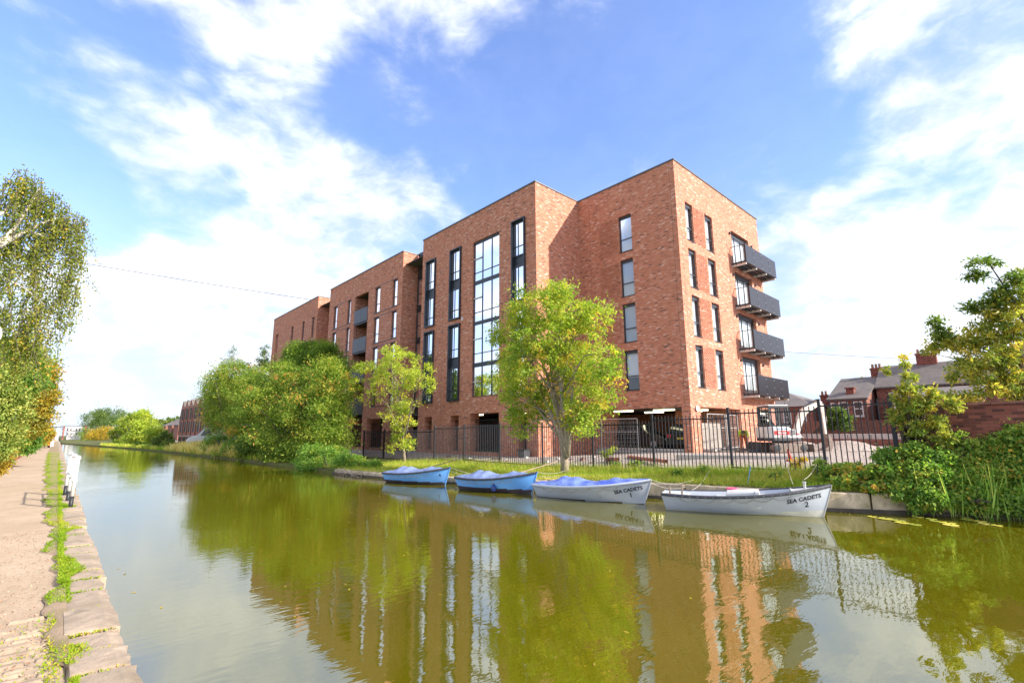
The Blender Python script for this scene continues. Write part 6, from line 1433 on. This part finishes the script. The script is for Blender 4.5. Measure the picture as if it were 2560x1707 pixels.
# ---- sawtooth houses far along the bank
sw = thing('sawtooth_houses', 'row of red brick houses with sawtooth gables far along the canal', 'building', (17, 92, .4)); XS = 16.5
yl0 = at(452, 1040, X=XS)[1]; bay = 3.75; nb = 9
for k in range(nb):
    y1 = yl0-k*bay; y0 = y1-bay+.02; zt = 6.35; za = 7.95
    g = MB(); g.prism([(XS, y0, .2), (XS, y1, .2), (XS, y1, zt), (XS, (y0+y1)/2+.6, za), (XS, y0, zt)], (7, 0, 0)); g.build('house_bay', M['brick_far'], sw)
    ym = (y0+y1)/2+.6
    g = MB(); g.hexa([(XS-.05, y0, zt), (XS+7, y0, zt), (XS+7, ym, za), (XS-.05, ym, za), (XS-.05, y0, zt+.1), (XS+7, y0, zt+.1), (XS+7, ym, za+.1), (XS-.05, ym, za+.1)]); g.build('roof', M['slate'], sw)
    g = MB(); g.hexa([(XS-.05, ym, za), (XS+7, ym, za), (XS+7, y1, zt), (XS-.05, y1, zt), (XS-.05, ym, za+.1), (XS+7, ym, za+.1), (XS+7, y1, zt+.1), (XS-.05, y1, zt+.1)]); g.build('roof', M['slate'], sw)
    for z0, z1 in ((4.55, 6.5), (2.35, 4.2), (.55, 1.45)):
        w0, w1 = y0+1.1, y1-1.0
        if z0 < 1: w0, w1 = y0+.55, y1-.45
        g = MB(); g.box(XS-.02, XS+.02, w0, w1, z0, z1); wn = g.build('window', M['dark_room'], sw); g = MB(); g.box(XS-.05, XS-.021, w0-.1, w0+.02, z0, z1); g.build('reveal_strip', M['pale_steel'] if z0 > 2 and z0 < 3 else M['frame_grey'], wn)
    g = MB(); g.box(XS-.10, XS-.02, y1-.10, y1+.0, 1.8, zt); g.build('downpipe', M['frame_grey'], sw)
    g = MB(); g.box(XS-.06, XS-.003, y0, y1-.12, 1.62, 1.78); g.build('string_course', M['concrete_pale'], sw)
# slate terrace left of it
st_ = thing('slate_terrace', 'low terrace with slate roofs and chimneys left of the sawtooth houses', 'building', (20, 128, .4))
for k in range(3):
    p = at(412+k*16, 1085, X=21); y_ = p[1]; g = MB(); g.prism([(21, y_, .3), (29, y_, .3), (29, y_, 4.2), (25, y_, 6.3), (21, y_, 4.2)], (0, 6.5, 0)); g.build('house', M['brick_old'], st_)
    r_ = pitched('roof', st_, 21, 29, y_, y_+6.5, 4.2, 6.4, 25, .1); g = MB(); g.box(24.7, 25.3, y_-.1, y_+.8, 6.0, 7.6); g.build('chimney', M['brick_wall_red'], st_)
# pale flats with red brick tower at the end of the canal
fb = thing('distant_flats', 'pale rendered flats with a red brick end tower at the far end of the canal', 'building', (8, 240, .4)); Y0_ = 240
def fbx(px0, px1, py0, py1, dy, nm, mat, par=None):
    a, b = at(px0, py1, Y=Y0_), at(px1, py0, Y=Y0_); g = MB(); g.box(a[0], b[0], Y0_+dy, Y0_+14, .2, b[2]); return g.build(nm, M[mat], par or fb)
def fbw(px0, px1, py0, py1, dy, nm, mat):
    a, b = at(px0, py1, Y=Y0_), at(px1, py0, Y=Y0_); g = MB(); g.box(a[0], b[0], Y0_+dy, Y0_+dy+.2, a[2], b[2]); return g.build(nm, M[mat], fb)
fbx(152, 163, 1065, 1110, -2, 'tower', 'far_brick'); fbx(163, 206, 1066.5, 1110, 0, 'rendered_block', 'far_render'); fbx(206, 218, 1064, 1110, -.5, 'end_block', 'far_brick')
fbw(150, 220, 1064, 1065.2, -3, 'roof_slab', 'slate')
for px in (168, 176, 190, 197): 
    fbw(px, px+3.5, 1071, 1076, -.15, 'window', 'dark_room'); fbw(px, px+3.5, 1082, 1087, -.15, 'window', 'dark_room')
for py in (1071, 1080, 1090): fbw(155, 157.5, py, py+4, -2.15, 'window', 'dark_room')
g = MB(); pa, pb = at(120, 1068, Y=230), at(160, 1068, Y=232); g.tube([pa, pb], .18, 6); tag(g.build('footbridge_rail', M['coping_metal']), 'thin grey beam crossing the towpath far away', 'beam')
g = MB(); pa = at(146, 1070, Y=230); g.box(pa[0]-.35, pa[0]+.35, 229.8, 230.2, .3, pa[2]); tag(g.build('bridge_post', M['white_paint']), 'white post under the thin beam far down the towpath', 'post')
g = MB(); q = at(129, 1113, Y=95); g.box(q[0]-.18, q[0]+.18, 94.9, 95.1, TZ, TZ+.75); tag(g.build('marker_block', M['white_paint']), 'small white block at the far end of the towpath grass', 'block')
# ---- low brick wall left of the towpath
lw = thing('boundary_wall', 'low worn red brick wall along the left of the towpath', 'wall', (-1.85, 50, TZ))
yy = 36.0; k = 0
while yy < 110:
    ln = 3.4; hh = .95 if yy < 55 else .75+.2*(k % 2); g = MB(); g.box(-2.1, -1.84, yy, yy+ln, TZ-.2, TZ+hh); g.build('wall_length', M['brick_wall_red'], lw); g = MB(); g.box(-2.16, -1.80, yy, yy+ln-.01, TZ+hh+.002, TZ+hh+.09); g.build('coping', M['concrete'], lw)
    g = MB(); g.box(-2.2, -1.78, yy+ln, yy+ln+.36, TZ-.2, TZ+hh+.2); g.build('pier', M['brick_wall_red'], lw); yy += ln+.36; k += 1
g = MB(); q = at(91, 1105, Y=66); g.box(-1.77, -1.62, 65.9, 66.05, TZ, TZ+1.7); tag(g.build('gate_post', M['white_paint']), 'slim white post standing against the low brick wall', 'post')
# ---- white posts and rails at the water edge
gr = thing('guard_rail', 'white post and rail barrier with black feet on the canal edge', 'railing', (.40, 16.6, TZ))
pts = []
for px, py in ((175, 1272), (168, 1256), (161, 1240)):
    p = at(px, py, Z=TZ); pts.append(p); g = MB(); g.tube([(p[0], p[1], TZ+.28), (p[0], p[1], TZ+1.12)], .038, 12); g.build('post', M['white_paint'], gr, smooth=True)
    g = MB(); g.tube([(p[0], p[1], TZ-.1), (p[0], p[1], TZ+.28)], .040, 12); g.build('post_foot', M['black_paint'], gr, smooth=True)
    for z_ in (.62, 1.12): g = MB(); g.lathe([(.0, -.06), (.042, -.042), (.058, 0), (.042, .042), (.0, .06)], (p[0], p[1], TZ+z_), 12); g.build('ball_joint', M['white_paint'], gr, smooth=True)
for z_ in (.62, 1.12):
    g = MB(); g.tube([(p[0], p[1], TZ+z_) for p in pts], .020, 10); g.build('rail', M['white_paint'], gr, smooth=True)
# round sign at the left edge
q = at(-20, 835, Y=14.0); sg_ = thing('round_sign', 'edge of a white and red round sign at the left border above the ivy', 'sign', (q[0], q[1], TZ)); g = MB(); g.lathe([(.30, 0), (.30, .02)], tuple(q-np.array([.16, 0, 0])), 28, 'Y'); g.build('sign_face', M['white_paint'], sg_); g = MB(); g.lathe([(.24, -.006), (.24, -.002)], tuple(q-np.array([.16, 0, 0])), 28, 'Y'); g.build('red_disc', M['digger_red'], sg_)
g = MB(); g.tube([(q[0]-.16, q[1]+.06, TZ), (q[0]-.16, q[1]+.06, q[2]+.3)], .035, 8); g.build('pole', M['galvanised'], sg_)
# ---- overhead cable running behind the roofs
A_, B_ = Vector(at(60, 632, D=95)), Vector(at(2420, 903, D=190)); g = MB(); n = 40
mid = Vector(at(770, 748, D=118)); pts = []
for i in range(n+1):
    u = i/n; px = 60+(2420-60)*u
    pts.append(A_.lerp(B_, u))
# parabola through the three sighted points
def quad(u, a, m_, b, um): 
    l0 = (u-um)*(u-1)/(um*1.0); l1 = u*(u-1)/(um*(um-1)); l2 = u*(u-um)/(1-um); return a*l0+m_*l1+b*l2
pts = [quad(i/n, A_, mid, B_, .2) for i in range(n+1)]
g.tube(pts, .065, 5); tag(g.build('overhead_cable', M['cable'], smooth=True), 'thin dark overhead cable sagging across the sky behind the building', 'cable')
# ---- flowers and tall weeds in front of the site, a yellow spike by the excavator
wd_ = [(2000, 1155, 17.4, 'yellow flowered weed spike inside the fence near the red marker', 'leaf_olive', .7), (1540, 1165, 17.6, 'leafy green weed behind the fence left of the long pipe', 'leaf_bright', .6), (1590, 1160, 17.5, 'leafy green weed behind the fence in front of the long pipe', 'leaf_bright', .6), (1525, 1130, 17.8, 'small pale green climber on the fence right of the tree', 'leaf_yellow', .5), (1760, 1178, 16.2, 'broad leaved weed in the grass behind boat 2', 'leaf_bright', .6), (1690, 1190, 15.6, 'broad leaved weed on the bank behind boat 2 stern', 'leaf_bright', .5), (1940, 1195, 15.8, 'leafy weed on the bank behind the middle of boat 2', 'leaf_bramble', .6)]
for i, (px, py, X, lab, mt_, ti) in enumerate(wd_):
    shrub('weed', lab, 'weed', gp(px, py+15, X=X), pblobs([(px, py, 14, 12), (px+8, py-8, 9, 8), (px-10, py+4, 10, 8)], X=X), 420, .07, mt_, 501+i, stems=8, tint=ti, spread=.4, inner=.1, aspect=.6)
